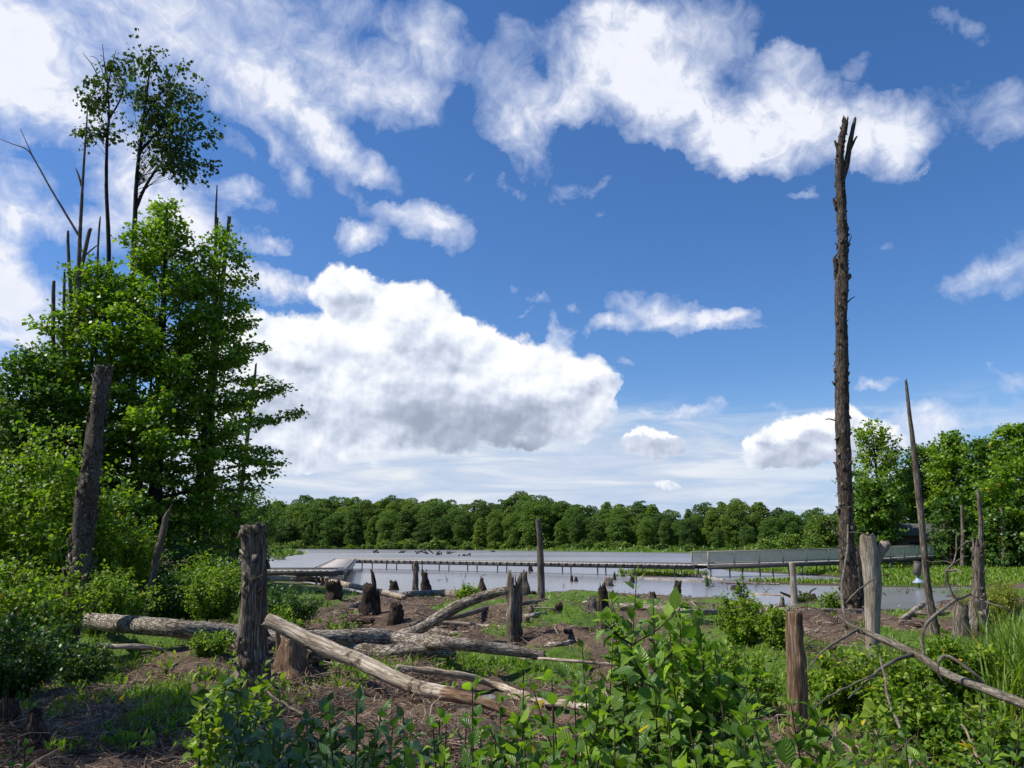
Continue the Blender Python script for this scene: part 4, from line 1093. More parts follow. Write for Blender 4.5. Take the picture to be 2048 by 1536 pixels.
stump("low rotten stub right of the leaning branch's foot", 905, 1262, 1246, 14)
stump("small grey stub between the narrow stump and the bare pole", 1062, 1222, 1206, 11, mat="stump_wood")
stump("short jagged stub at the shore below the green hummock", 1305, 1200, 1182, 12)
stump("thin grey stub in the grass left of the small-leaved bush", 1425, 1228, 1204, 10, mat="stump_wood")
stump("low dark stub at the shore left of the squat flared stump", 636, 1196, 1180, 16)
stump("small torn stub in front of the forked pale snag, to its left", 1690, 1262, 1244, 14, mat="stump_wood")
bits = [("short broken log left of the small dark leaning stump", (700, 1236), (745, 1242), 12), ("short broken log behind the narrow upright stump", (1040, 1232), (1090, 1226), 9), ("rotten broken log in the grass right of the frayed grey stump", (1130, 1262), (1190, 1256), 10),
        ("broken grey log below the bare pole", (1090, 1290), (1150, 1283), 9), ("broken log half buried right of the squat flared stump", (690, 1216), (720, 1206), 9), ("short log lying by the water left of the small-leaved bush", (1380, 1240), (1440, 1246), 10),
        ("broken pale log right of the orange stump", (1640, 1300), (1690, 1292), 10), ("broken log under the curved bare branch", (860, 1262), (940, 1268), 11)]
for lab, a_, b_, w_ in bits:
    log(lab, [(a_[0], a_[1], w_, .05), ((a_[0] + b_[0]) / 2, (a_[1] + b_[1]) / 2 + 2, w_ * 1.1, .06), (b_[0], b_[1], w_ * .8, .04)], "log_bark" if w_ % 2 else "rotten", rough=.3, name="broken_log")
# small sticks lying about on the flat and standing in the water
srng = np.random.default_rng(55)
k = 0
while k < 46:
    px = 560 + 1440 * srng.random(); py = 1205 + 190 * srng.random() ** 1.4
    p = stand(px, py)
    if p[2] < .08: continue
    a = srng.random() * 6.28; L = .35 + .9 * srng.random(); r = .008 + .018 * srng.random()
    e = p + np.array([math.cos(a), math.sin(a), 0]) * L; e[2] = gz(e[0], e[1]) + .03 + .25 * srng.random() ** 3
    m = (p + e) / 2; m[2] = gz(m[0], m[1]) + .04 + .05 * srng.random(); m[:2] += srng.normal(size=2) * L * .08
    p = p + [0, 0, .02]
    g = Geo(); v, q, t, uv = tube([p, m, e], [r, r * .8, r * .4], 14, 7, .2, sd(), 0, 0, 0, True, wob=.01); g.add(v, q, t, uv)
    if srng.random() < .5:
        f = m + rnd_dir(srng, 1)[0] * [.3, .3, .12] * L; f[2] = max(f[2], gz(f[0], f[1]) + .02)
        v, q, t, uv = tube([m, f], [r * .5, r * .2], 5, 5, .1, sd()); g.add(v, q, t, uv)
    o = g.build("fallen_stick", M["log_bare" if k % 3 else "branch_grey"], None, p)
    tag(o, "thin bare stick lying among the dead stems on the mud flat", "stick", "sticks scattered over the flat")
    k += 1
spots = [(872 + 9 * i + 6 * srng.normal(), 1156 + 6 * srng.normal()) for i in range(11)] + [(1135 + 40 * srng.normal(), 1170 + 8 * srng.normal()) for i in range(5)] + [(1500 + 70 * srng.normal(), 1178 + 9 * srng.normal()) for i in range(10)] + [(1790 + 40 * srng.normal(), 1180 + 8 * srng.normal()) for i in range(8)]
for px, py in spots:
    p = on(px, py, 0.0); h = (.10 + .25 * srng.random()); r = .012 + .012 * srng.random()
    e = p + np.array([srng.normal() * .12, srng.normal() * .1, h])
    g = Geo(); v, q, t, uv = tube([p - [0, 0, .3], p, (p + e) / 2 + srng.normal(size=3) * .03, e], [r, r, r * .8, r * .4], 9, 5, .2, sd()); g.add(v, q, t, uv)
    if srng.random() < .6:
        f = p + np.array([srng.normal() * .3, srng.normal() * .2, h * .5 * srng.random()])
        v, q, t, uv = tube([p, (p + f) / 2 + [0, 0, h * .5], f], [r * .8, r * .6, r * .3], 7, 4, .1, sd()); g.add(v, q, t, uv)
    o = g.build("drowned_stick", M["rotten"], None, p)
    tag(o, "small dark drowned stick poking up out of the pond", "stick", "drowned sticks in the pond")
# ------------------------------------------------------------------ boardwalk
BZ = 0.92
def deck_pt(px, py, z): return on(px, py, z)
bw = thing("boardwalk", "long low wooden boardwalk crossing the pond, turning twice, netted rails at the right end", "boardwalk", (0, 60, 0))
bo = np.array([0, 60, 0.0])
def deck_run(a, b, width, planks=.36, seed=1, zc=None, mat="deck"):
    """planks laid across from a to b, on two dark beams; returns the row of pile positions"""
    a = np.asarray(a, float); b = np.asarray(b, float)
    L = np.linalg.norm(b - a); d = (b - a) / L; side = unit(np.cross(d, [0, 0, 1])); up = np.cross(side, d)
    rng = np.random.default_rng(seed)
    g = Geo(); n = int(L / planks)
    for i in range(n):
        c = a + d * (i + .5) * planks
        box_geo(g, c - up * (.03 + .012 * rng.random()) + side * rng.normal() * .015, d, side, unit(up + d * rng.normal() * .03), planks * .37, width / 2 + (.16 if i % 2 else .02) + .02 * rng.random(), .035)
    g.build("deck", M[mat], bw, bo, smooth=False)
    g = Geo()
    for s in (-1, 1):
        box_geo(g, (a + b) / 2 + side * s * (width / 2 - .05) - up * .21, d, side, up, L / 2, .05, .13)
    g.build("beam", M["deck_dark"], bw, bo, smooth=False)
    g = Geo()
    for sg in (-1, 1):
        box_geo(g, (a + b) / 2 + side * sg * (width / 2 - .10) + up * .075, d, side, up, L / 2, .035, .03)
    g.build("toe_rail", M["rail_wood"], bw, bo, smooth=False)
    return d, side, up, L
def piles(a, d, side, L, width, step, z_at):
    k = int(L / step)
    for i in range(k + 1):
        c = a + d * (i * step + .4)
        for s in (-1, 1):
            p = c + side * s * (width / 2 - .25)
            zb = min(ground_h(np.array([p[0]]), np.array([p[1]]))[0], 0) - .4
            v, q, t, uv = tube([[p[0], p[1], zb], [p[0], p[1], z_at(c)]], [.055, .055], 3, 6); g = Geo(); g.add(v, q, t, uv)
            g.build("post", M["steel"], bw, bo)
W_ = 2.1
A0 = on(300, 1141, BZ); A1 = on(676, 1140.5, BZ); A2 = on(686, 1118.6, BZ)
# first run, from the left bank; second, straight away from the viewer; third, back across the pond
d1, s1, u1, L1 = deck_run(A0 + [0, .8, 0], A1 + [0, .8, 0], W_, seed=1)
piles(A0 + [0, .8, 0], d1, s1, L1, W_, 3.0, lambda c: c[2] - .2)
B0 = A1 + [-.9, 2.0, 0.0]
B1 = np.array([A2[0] + .2, A2[1], BZ])
d2, s2, u2, L2 = deck_run(B0, B1, W_, seed=2)
piles(B0, d2, s2, L2, W_, 4.0, lambda c: c[2] - .2)
C0 = B1 + [-.6, 1.1, 0]; C1 = on(1398, 1129, BZ)
d3, s3, u3, L3 = deck_run(C0, C1, W_ * .9, seed=3)
piles(C0, d3, s3, L3, W_ * .9, 3.2, lambda c: c[2] - .2)
E0 = C1 + d3 * .05
E1 = at(1660, 1121, 64.0); E2 = at(1760, 1116, 70.0); E3 = at(1850, 1110, 75.0)
prev = E0
RAILH = .92
netg = []
for k, nx in enumerate((E1, E2, E3)):
    d, s, u, L = deck_run(prev, nx, W_ * .9, seed=5 + k)
    piles(prev, d, s, L, W_ * .9, 3.0, lambda c: c[2] - .2)
    for sgn in (-1, 1):
        e = s * sgn * (W_ * .45 - .03)
        # netting, rails and rail posts
        rows = 2; cols = max(2, int(L / 1.2))
        gv, gq, gu = [], [], []
        for i in range(cols + 1):
            sag = .05 * math.sin(i * 2.1 + sgn)
            for j in range(2):
                gv.append(prev + d * L * i / cols + e + u * (.04 + j * (RAILH - .08 + sag * j)) + s * sgn * .012 * math.sin(i * 1.7)); gu.append((L * i / cols, j))
        for i in range(cols): gq.append((2 * i, 2 * i + 2, 2 * i + 3, 2 * i + 1))
        g = Geo(); g.add(np.array(gv), gq, None, gu); g.build("net", M["net"], bw, bo, smooth=False)
        g = Geo(); box_geo(g, (prev + nx) / 2 + e + u * RAILH, d, s, u, L / 2, .05, .03); box_geo(g, (prev + nx) / 2 + e + u * .12, d, s, u, L / 2, .02, .04)
        g.build("handrail", M["rail_wood"], bw, bo, smooth=False)
        for i in range(int(L / 2.4) + 1):
            c = prev + d * min(i * 2.4 + .06, L - .05) + e * 1.03
            g = Geo(); box_geo(g, c + u * (RAILH / 2 - .08), d, s, u, .045, .045, RAILH / 2 + .1); g.build("rail_post", M["rail_wood"], bw, bo, smooth=False)
    prev = nx

# ------------------------------------------------------------------ visitor hut in the trees at the end of the boardwalk
hc = at(1842, 1092, 82.0); hz = gz(hc[0], hc[1])
hut = thing("wooden_hut", "dark wooden hut with a grey roof, shaded by trees at the boardwalk's end", "hut", (hc[0], hc[1], hz))
ho = np.array([hc[0], hc[1], hz])
X, Yv, Z = np.array([1., 0, 0]), np.array([0, 1., 0]), np.array([0, 0, 1.])
g = Geo(); box_geo(g, ho + [0, 0, 1.7], X, Yv, Z, 2.9, 2.0, 1.35)
for sx in (-2.6, 0, 2.6): box_geo(g, ho + [sx, -1.9, .15], X, Yv, Z, .1, .1, .25)
g.build("wall", M["hut_wall"], hut, ho, smooth=False)
g = Geo(); sl = math.radians(24)
for s in (-1, 1):
    box_geo(g, ho + [0, s * 1.3, 3.05 + .58], X, np.array([0, math.cos(sl), -s * math.sin(sl)]), np.array([0, s * math.sin(sl), math.cos(sl)]), 3.3, 1.45, .06)
g.build("roof", M["hut_roof"], hut, ho, smooth=False)
for sx in (-1.6, 1.5):
    g = Geo(); box_geo(g, ho + [sx, -2.02, 1.9], X, Yv, Z, .6, .03, .45); g.build("window", M["hut_glass"], hut, ho, smooth=False)
g = Geo(); box_geo(g, ho + [0, -2.02, 1.35], X, Yv, Z, .45, .03, .95); g.build("door", M["deck_dark"], hut, ho, smooth=False)

# ------------------------------------------------------------------ nest box with its predator guard
nb = stand(1838, 1170)
Yn = nb[1]
nroot = thing("nest_box", "wooden nest box on a pole above a grey-blue cone guard, left of the leaning pole", "nest box", nb)
c0 = at(1841, 1166, Yn)
top = at(1843, 1130, Yn)
g = Geo(); v, q, t, uv = tube([[nb[0], nb[1], nb[2] - .3], [nb[0], nb[1], top[2] - .1]], [.035, .035], 4, 8); g.add(v, q, t, uv); g.build("pole", M["steel"], nroot, nb)
sN = mpp(1840, 1150, Yn)
g = Geo(); apex = np.array([nb[0], nb[1], at(1840, 1152, Yn)[2]]); rim = np.array([nb[0], nb[1], at(1840, 1166, Yn)[2]])
v, q, t, uv = tube([rim, (rim * .5 + apex * .5), apex], [13 * sN, 6 * sN, 1.5 * sN], 6, 24); g.add(v, q, t, uv); g.build("cone_guard", M["galv"], nroot, nb)
tl = math.radians(12); ax = np.array([math.cos(tl), .25, -math.sin(tl)]); ax = unit(ax); az_ = unit(np.array([math.sin(tl), 0, math.cos(tl)])); ay = np.cross(az_, ax)
cB = np.array([nb[0], nb[1], at(1841, 1138, Yn)[2]]) + az_ * 0
g = Geo(); box_geo(g, cB, ax, ay, az_, 5.5 * sN, 5 * sN, 13 * sN); nbx = g.build("box", M["box_wood"], nroot, nb, smooth=False)
g = Geo(); box_geo(g, cB + az_ * 13.6 * sN, ax, ay, unit(az_ + ay * .2), 6.3 * sN, 6 * sN, .9 * sN); g.build("lid", M["box_wood"], nroot, nb, smooth=False)
# ------------------------------------------------------------------ trees
def tree_parts(rng, H, prof, z0, nb, trunk_r, leaf, per_twig, lean=(0, 0), up=(.15, .9), twig_len=(.5, 1.0), trunk_pts=None, side=None, spread=.20, twig_step=.20, droop=.10, flat=.35):
    """prof(t, azimuth) -> branch length at height fraction t; returns (wood geo, leaf geo) around the origin"""
    wood, lf = Geo(), Geo()
    tp = np.array([[0, 0, -.4], [0, 0, 0], [lean[0] * .35, lean[1] * .35, H * .4], [lean[0], lean[1], H]]) if trunk_pts is None else np.array(trunk_pts, float)
    tr = [trunk_r * 1.35, trunk_r * 1.15, trunk_r * .75, trunk_r * .12] if trunk_pts is None else list(np.linspace(trunk_r, trunk_r * .15, len(tp)))
    v, q, t, uv = tube(tp, tr, 40, 14, .12, int(rng.integers(1e6)), 0, 0, 5); wood.add(v, q, t, uv)
    cp = catmull(tp, 200)
    pos, dr, nr, sz = [], [], [], []
    for i in range(nb):
        f = (i + rng.random()) / nb
        f = f ** .9
        h = z0 + (H - z0) * f
        j = np.argmin(np.abs(cp[:, 2] - h)); c = cp[j]
        az = i * 2.39996 + rng.normal() * .35
        L = prof(f, az) * (.55 + .55 * rng.random())
        if L < .15: continue
        e = up[0] + (up[1] - up[0]) * f + rng.normal() * .12
        d = np.array([math.cos(az) * math.cos(e), math.sin(az) * math.cos(e), math.sin(e)])
        start = c - np.array([0, 0, L * math.sin(e) * .35])
        if start[2] < 0: start[2] = .1
        n = 7; s = np.linspace(0, 1, n)[:, None]
        path = start + d * L * s + np.array([0, 0, -1]) * (s ** 2) * L * droop + rng.normal(size=(n, 3)) * L * .025 * s
        rb = max(.012, trunk_r * .28 * (L / 4) * (1 - .6 * f))
        v, q, t, uv = tube(path, [rb, rb * .55, rb * .15], 8, 5, .1, int(rng.integers(1e6)), caps=False); wood.add(v, q, t, uv)
        m = max(3, int(L / twig_step))
        ks = .22 + .78 * (np.arange(m) + rng.random(m)) / m
        for k in ks:
            x = k * (n - 1); i0 = min(int(x), n - 2); p = path[i0] + (path[i0 + 1] - path[i0]) * (x - i0)
            lat = np.array([-d[1], d[0], 0]) * rng.choice([-1, 1])
            td = unit(d * (.5 + .6 * rng.random()) + lat * (.3 + .9 * rng.random()) + np.array([0, 0, rng.normal() * flat]))
            tl = (twig_len[0] + (twig_len[1] - twig_len[0]) * rng.random()) * (1.15 - .5 * k)
            e2 = p + td * tl
            if rng.random() < .4:
                v, q, t, uv = tube([p, (p + e2) / 2 + [0, 0, tl * .04], e2], [.012, .008, .003], 4, 3, 0, 1, caps=False); wood.add(v, q, t, uv)
            kk = int(per_twig * 1.35) + rng.integers(-2, 3)
            ss = rng.random(kk) ** .7
            P = p + td * tl * ss[:, None] + rng.normal(size=(kk, 3)) * spread * np.array([1, 1, .42])
            pos.append(P)
            o = rnd_dir(rng, kk) * .8 + td * .7 + np.array([0, 0, -.25])
            dr.append(o); nr.append(np.array([0, 0, 1.0]) + rnd_dir(rng, kk) * .75)
            sz.append(leaf * (.6 + .7 * rng.random(kk)))
    leaf_geo(lf, np.concatenate(pos), np.concatenate(dr), np.concatenate(nr), np.concatenate(sz), LEAF_SMALL, .95)
    return wood, lf

def profile(pts):
    xs = [p[0] for p in pts]; ys = [p[1] for p in pts]
    return lambda f, az: float(np.interp(f, xs, ys))

def plant_tree(name, label, px, py, top_y, Y, prof, z0, nb, trunk_r, leaf, per_twig, mats, seed, group=None, cat="tree", skew=None, top_x=None, **kw):
    b = at(px, py, Y); b[2] = gz(b[0], b[1])
    H = at(px, top_y, Y)[2] - b[2]
    lean = (0, 0)
    if top_x is not None:
        lean = (at(top_x, top_y, Y)[0] - b[0], 0)
    rng = np.random.default_rng(seed)
    w, l = tree_parts(rng, H, prof, z0, nb, trunk_r, leaf, per_twig, lean=lean, **kw)
    root = thing(name, label, cat, b, group)
    for g, nm, mt in ((w, "trunk", mats[0]), (l, "crown", mats[1])):
        o = g.build(nm, M[mt], root, None)
    return root

def side_prof(pts, right=1.0, left=1.0, back=1.0):
    xs = [p[0] for p in pts]; ys = [p[1] for p in pts]
    def f(t, az):
        k = right if math.cos(az) > 0 else left
        return float(np.interp(t, xs, ys)) * (1 + (k - 1) * abs(math.cos(az)))
    return f

# the broad maple and its neighbours (36 m away, about 43 px to the metre)
plant_tree("maple_tree", "large leafy maple with tiered branches and dark trunk, the broadest tree on the left", 300, 1180, 425, 35,
           side_prof([(0, 3.3), (.12, 4.6), (.3, 5.0), (.5, 4.5), (.7, 3.4), (.85, 2.1), (.95, 1.1), (1, .5)], right=.9, left=1.08), 1.7, 112, .33, .205, 15, ("trunk_dark", "maple_leaf"), 11, top_x=335, group="leafy trees on the left", flat=.22)
plant_tree("maple_tree", "leafy maple reaching out over the pond with layered branches, right of the broad one", 380, 1175, 478, 36.5,
           side_prof([(0, 3.2), (.15, 4.5), (.3, 4.7), (.5, 3.8), (.7, 2.6), (.88, 1.6), (1, .4)], right=1.0, left=.75), 2.4, 88, .2, .20, 15, ("trunk_dark", "maple_leaf"), 12, top_x=445, group="leafy trees on the left", up=(.02, .9), flat=.2)
plant_tree("maple_tree", "round leafy maple behind the leaning trunk, left of the broad one", 130, 1190, 545, 34,
           side_prof([(0, 3.0), (.2, 3.8), (.45, 3.6), (.7, 3.0), (.9, 1.8), (1, .6)]), 1.5, 105, .2, .20, 16, ("trunk_dark", "maple_leaf"), 13, group="leafy trees on the left")
plant_tree("leafy_tree", "darker green tree at the left edge of the picture behind the bushes", 10, 1190, 715, 31,
           side_prof([(0, 2.6), (.3, 3.0), (.6, 2.5), (.85, 1.7), (1, .6)]), 1.0, 120, .18, .17, 18, ("trunk_dark", "maple_dark"), 14, group="leafy trees on the left")
plant_tree("leafy_tree", "low dark green tree filling the shade under the maples by the pond", 470, 1160, 985, 41,
           side_prof([(0, 2.2), (.3, 2.8), (.6, 2.4), (1, .6)]), .8, 45, .12, .15, 14, ("trunk_dark", "maple_dark"), 15, group="leafy trees on the left", flat=.25)

# tall slender trees whose crowns stand high over the maples
def tall_tree(label, path_px, Y, cr, seed, nb, leaf=.22, twigs=6, branches=()):
    rng = np.random.default_rng(seed)
    P, r = px_path([(p[0], p[1], p[2] * .68) for p in path_px], Y)
    base = np.array([P[0][0], P[0][1], gz(P[0][0], P[0][1])])
    root = thing("slender_tree", label, "tree", base, "tall slender trees on the left")
    wood, lf = Geo(), Geo()
    P2, r2 = sink(P, r)
    v, q, t, uv = tube(P2, r2, 70, 10, .1, seed, caps=True, wob=.06); wood.add(v, q, t, uv)
    cpth = catmull(P2, 300)
    pos, dr, nr, sz = [], [], [], []
    for (cx, cy, rx, ry, dens) in cr:                  # leafy lobes of the crown
        c = at(cx, cy, Y); s = mpp(cx, cy, Y); rx *= s * 1.12; ry *= s * 1.12
        for i in range(int(nb * dens)):
            o = rnd_dir(rng, 1)[0] * (rng.random() ** .4)
            e = c + o * np.array([rx, rx * .9, ry])
            hh = e[2] - (.9 + .9 * rng.random()) * max(rx, .8)
            j = np.argmin(np.abs(cpth[:, 2] - hh)); st = cpth[j]
            mid = st * .45 + e * .55 + np.array([0, 0, .25])
            v, q, t, uv = tube([st, mid, e], [.014, .009, .004], 7, 4, .1, i, caps=False); wood.add(v, q, t, uv)
            d = unit(e - st)
            for k in range(twigs):
                p = mid + (e - mid) * rng.random() * 1.05 + rng.normal(size=3) * .10
                td = unit(d * .4 + rnd_dir(rng, 1)[0] * .9 + np.array([0, 0, -.2]))
                kk = rng.integers(4, 9); ss = rng.random(kk)
                pos.append(p + td * .75 * ss[:, None] + rng.normal(size=(kk, 3)) * .08)
                dr.append(rnd_dir(rng, kk) * .6 + td * .5 + np.array([.15, 0, -.7])); nr.append(rnd_dir(rng, kk) + np.array([0, 0, .5]))
                sz.append(leaf * (.6 + .7 * rng.random(kk)))
    for bpx in branches:
        Pb, rb = px_path(bpx, Y); v, q, t, uv = tube(Pb, rb, 20, 6, .1, seed + 3, caps=False); wood.add(v, q, t, uv)
    leaf_geo(lf, np.concatenate(pos), np.concatenate(dr), np.concatenate(nr), np.concatenate(sz), LEAF_SMALL, 1.0)
    wood.build("trunk", M["trunk_dark"], root, base); lf.build("crown", M["tall_leaf"], root, base)
    return root
tall_tree("tall slender tree with the larger airy crown bending right, high above the maple", [(276, 1185, 26), (268, 800, 20), (266, 520, 15), (270, 430, 13), (277, 330, 10), (287, 250, 8), (297, 160, 5), (300, 100, 2)], 38,
          [(300, 150, 60, 60, .8), (345, 165, 60, 55, .8), (310, 220, 60, 50, .8), (360, 240, 55, 50, .9), (390, 255, 50, 25, .7), (400, 215, 25, 25, .25), (375, 290, 50, 30, .8), (395, 325, 28, 22, .35), (345, 330, 40, 22, .55), (290, 105, 30, 20, .25), (385, 145, 18, 15, .12), (300, 260, 40, 22, .3), (255, 170, 25, 40, .3), (285, 330, 14, 14, .12), (430, 268, 14, 12, .12), (405, 345, 14, 12, .12)], 31, 15,
          branches=[[(271, 420, 7), (285, 385, 6), (305, 350, 5), (325, 325, 3)], [(283, 300, 6), (310, 270, 4), (340, 240, 2)], [(290, 230, 5), (320, 190, 3), (345, 150, 2)]])
tall_tree("tall slender tree with the smaller sparse crown, left of the larger airy one", [(222, 1185, 20), (219, 800, 16), (217, 500, 12), (213, 380, 10), (214, 280, 8), (218, 230, 6), (212, 150, 3), (205, 115, 1.5)], 38.6,
          [(210, 160, 38, 35, .45), (178, 175, 25, 18, .25), (240, 145, 28, 28, .3), (200, 215, 38, 24, .4), (190, 258, 26, 14, .25), (165, 265, 18, 10, .15), (245, 262, 22, 12, .18), (225, 120, 25, 20, .12), (155, 258, 12, 8, .1)], 32, 16,
          branches=[[(213, 200, 3), (190, 140, 2), (165, 105, 1)], [(212, 160, 2), (208, 120, 1.5), (205, 88, 1)], [(213, 190, 3), (222, 140, 2), (232, 100, 1)], [(216, 270, 4), (195, 262, 3), (175, 258, 1.5)], [(217, 240, 4), (240, 200, 3), (252, 160, 1.5)], [(213, 165, 2), (195, 120, 1.3), (180, 112, .8)]])
plant_tree("young_tree", "small light-leaved sapling around the foot of the tall crowns, above the maple", 262, 1180, 448, 37.4,
           lambda f, az: .15 if f < .8 else 1.1 - 3 * abs(f - .9), 6.0, 60, .10, .14, 14, ("trunk_dark", "maple_leaf"), 16, group="leafy trees on the left")

# trees on the right bank
def right_tree(label, px, top_y, Y, hw, seed, mat, group="trees on the right bank", nb=110, leaf=.36, pt=14, z0=1.2, shape=None, tr=.3, name="leafy_tree", **kw):
    sh = shape or [(0, .75), (.2, .95), (.45, 1.0), (.7, .8), (.88, .5), (1, .15)]
    R0 = hw * mpp(px, 1000, Y)
    return plant_tree(name, label, px, 1100, top_y, Y, profile([(a, b * R0) for a, b in sh]), z0, nb, tr, leaf, pt, ("trunk_dark", mat), seed, group, spread=.3, twig_len=(.7, 1.5), twig_step=.5, **kw)
right_tree("airy light green tree with open limbs standing directly behind the tall snag", 1768, 862, 88, 82, 41, "bush_leaf", nb=75, tr=.35, shape=[(0, .45), (.25, .6), (.45, 1.0), (.7, .95), (.9, .7), (1, .35)], up=(.5, 1.1), pt=11)
right_tree("dense dark green tree behind the leaning pole", 1868, 905, 90, 80, 42, "maple_dark", nb=130)
right_tree("dense tree with an uneven rounded top behind the thick far-right trunk", 1925, 880, 84, 75, 43, "maple_leaf", nb=130)
right_tree("tall dense tree near the right edge, second from the border", 1990, 892, 80, 70, 44, "maple_dark", nb=125)
right_tree("tallest dense tree at the right border of the picture", 2062, 862, 72, 85, 45, "maple_leaf", nb=130)
right_tree("dense tree beyond the right border, only its left side in view", 2160, 800, 70, 90, 46, "maple_leaf", nb=125)
right_tree("small understory tree leaning over the boardwalk rail behind the tall snag", 1660, 1040, 96, 50, 47, "forest_pale", nb=45, z0=.4)
right_tree("short bushy tree under the airy light green one", 1745, 1010, 84, 48, 48, "bush_dark", nb=45, z0=.3)
right_tree("dark bushy tree between the hut and the far-right trunk", 1905, 1010, 76, 40, 49, "bush_dark", nb=45, z0=.3)
right_tree("shaded bushy tree at the back edge of the right marsh", 2010, 1030, 72, 55, 50, "bush_dark", nb=45, z0=.3)
right_tree("dense shady tree beside the hut, left of it", 1752, 975, 80, 62, 57, "maple_dark", nb=90, z0=2.5)  # added on the sun side so that its crown shades the hut
right_tree("dark dense tree standing behind the hut", 1815, 960, 98, 75, 51, "maple_dark", nb=70, z0=.5)
for k, (px, ty, Y, lab) in enumerate([(1925, 1010, 74, "bare grey trunk inside the shaded trees right of the hut"), (2006, 1015, 71, "pale forked trunk in the shade at the right, inside the trees"), (1890, 1030, 80, "thin pale trunk right beside the hut")]):
    snag("bare_tree", lab, "dead tree", [(px, 1130, 9), (px + 1, 1080, 8), (px - 2, ty, 5)], Y, M["snag_grey"], 10, .1, 3, .1, group="trunks in the shaded trees", spl=0)
# round pale shrubs before the far forest
def far_shrub(label, px, py, ty, Y, hw, seed, mat, group):
    R0 = hw * mpp(px, py, Y)
    return plant_tree("round_shrub", label, px, py, ty, Y, profile([(0, R0), (.4, R0), (.75, R0 * .8), (1, R0 * .3)]), .1, 36, .08, .35, 10, ("trunk_dark", mat), seed, group, cat="shrub", spread=.3, twig_len=(.5, 1.1), twig_step=.5)
far_shrub("round pale yellow-green shrub behind the boardwalk rail, larger one", 1582, 1100, 1077, 110, 36, 52, "willow", "round shrubs along the far bank")
far_shrub("low pale yellow-green shrub left of the larger round one", 1535, 1102, 1086, 112, 34, 53, "willow", "round shrubs along the far bank")
far_shrub("dense mid-green shrub right of the pale round one, near the snag", 1640, 1102, 1052, 116, 40, 54, "forest_pale", "round shrubs along the far bank")

# ------------------------------------------------------------------ the far forest: six kinds of tree, copied
def forest_proto(k, rng):
    H = 17.0; lf, wd = Geo(), Geo()
    R0 = [6.4, 7.4, 5.6, 6.8, 6.2, 5.0][k]
    v, q, t, uv = tube([[0, 0, -.5], [.1, 0, H * .5], [0, .1, H * .9]], [.28, .2, .05], 8, 7, .1, k); wd.add(v, q, t, uv)
    pos, nr, sz = [], [], []
    nl = 80
    for i in range(nl):
        f = (i + .5) / nl
        z = H * (.07 + .88 * f)
        rr = R0 * (np.interp(f, [0, .2, .5, .75, .9, 1], [.55, .8, 1.0, .9, .62, .2]) if k != 5 else np.interp(f, [0, .3, .6, 1], [.6, 1, .75, .15]))
        a = i * 2.4 + rng.normal() * .3
        c = np.array([math.cos(a) * rr * .72, math.sin(a) * rr * .72, z + rng.normal() * .4])
        s = (.7 + 1.2 * rng.random() ** 1.5) * (1.0 - .25 * f) * R0 / 4.6
        v, q, t, uv = tube([[0, 0, max(.5, z - 2)], c * [.5, .5, 1] - [0, 0, .6], c], [.09, .06, .03], 4, 4, 0, 1, caps=False); wd.add(v, q, t, uv)
        if rng.random() < .2: continue
        m = int(125 * s * s / 1.6) + 14
        n = rnd_dir(rng, m); n[:, 2] = np.where(n[:, 2] < -.3, -n[:, 2], n[:, 2]); n = unit(n)
        pos.append(c + n * s * np.array([1.15, 1.15, .85]) * (.72 + .4 * rng.random(m))[:, None]); nr.append(n + rnd_dir(rng, m) * 1.1 + [0, 0, .4]); sz.append((.28 + .32 * rng.random(m) ** 2))
    # inner leaves so the crown is not hollow
    m = 500; o = rnd_dir(rng, m) * (rng.random(m) ** .4)[:, None]
    pos.append(o * [R0 * .7, R0 * .7, H * .4] + [0, 0, H * .48]); nr.append(rnd_dir(rng, m)); sz.append(.8 + .4 * rng.random(m))
    pos = np.concatenate(pos); nr = np.concatenate(nr); sz = np.concatenate(sz)
    leaf_geo(lf, pos, rnd_dir(rng, len(pos)), nr, sz, LEAF_CLUMP, 1.0)
    return wd, lf
FG = "trees of the forest across the pond"
FK = ["broad round-crowned dark tree in the forest wall across the pond", "wide spreading tree in the forest wall across the pond", "narrow dark tree in the forest wall across the pond",
      "lighter green round tree in the forest wall across the pond", "lumpy mid-green tree in the forest wall across the pond", "slim pointed lighter tree in the forest wall across the pond"]
protos = []
for k in range(6):
    rng = np.random.default_rng(60 + k)
    wd, lf = forest_proto(k, rng)
    root = thing("forest_tree", FK[k], "tree", (0, 0, 0), FG)
    wd.build("trunk", M["trunk_dark"], root); lf.build("crown", M["forest_pale" if k in (3, 5) else "forest_leaf"], root)
    protos.append([root, False])
frng = np.random.default_rng(5)
topline = [(-200, 1000), (480, 1010), (560, 1004), (620, 988), (700, 997), (800, 992), (900, 1002), (960, 1000), (1030, 995), (1080, 984), (1120, 994), (1160, 1004), (1250, 1002), (1330, 1012), (1430, 1006), (1520, 1002), (1580, 1004), (1680, 1012), (1900, 1000)]
def put_forest(px, Y, topy, k=None):
    k = int(frng.integers(0, 6)) if k is None else k
    b = at(px, 1088, Y); z = gz(b[0], b[1])
    H = at(px, topy, Y)[2] - z
    s = H / 16.6
    sx = .75 + .55 * frng.random()
    pr = protos[k]
    sc = (s * sx, s * sx, s)
    if not pr[1]:
        pr[1] = True; pr[0].location = (b[0], b[1], z - .2); pr[0].rotation_euler = (0, 0, frng.random() * 6.28); pr[0].scale = sc
    else:
        copy_thing(pr[0], (b[0], b[1], z - .2), frng.random() * 6.28, sc)
tx = [a for a, b in topline]; ty = [b for a, b in topline]
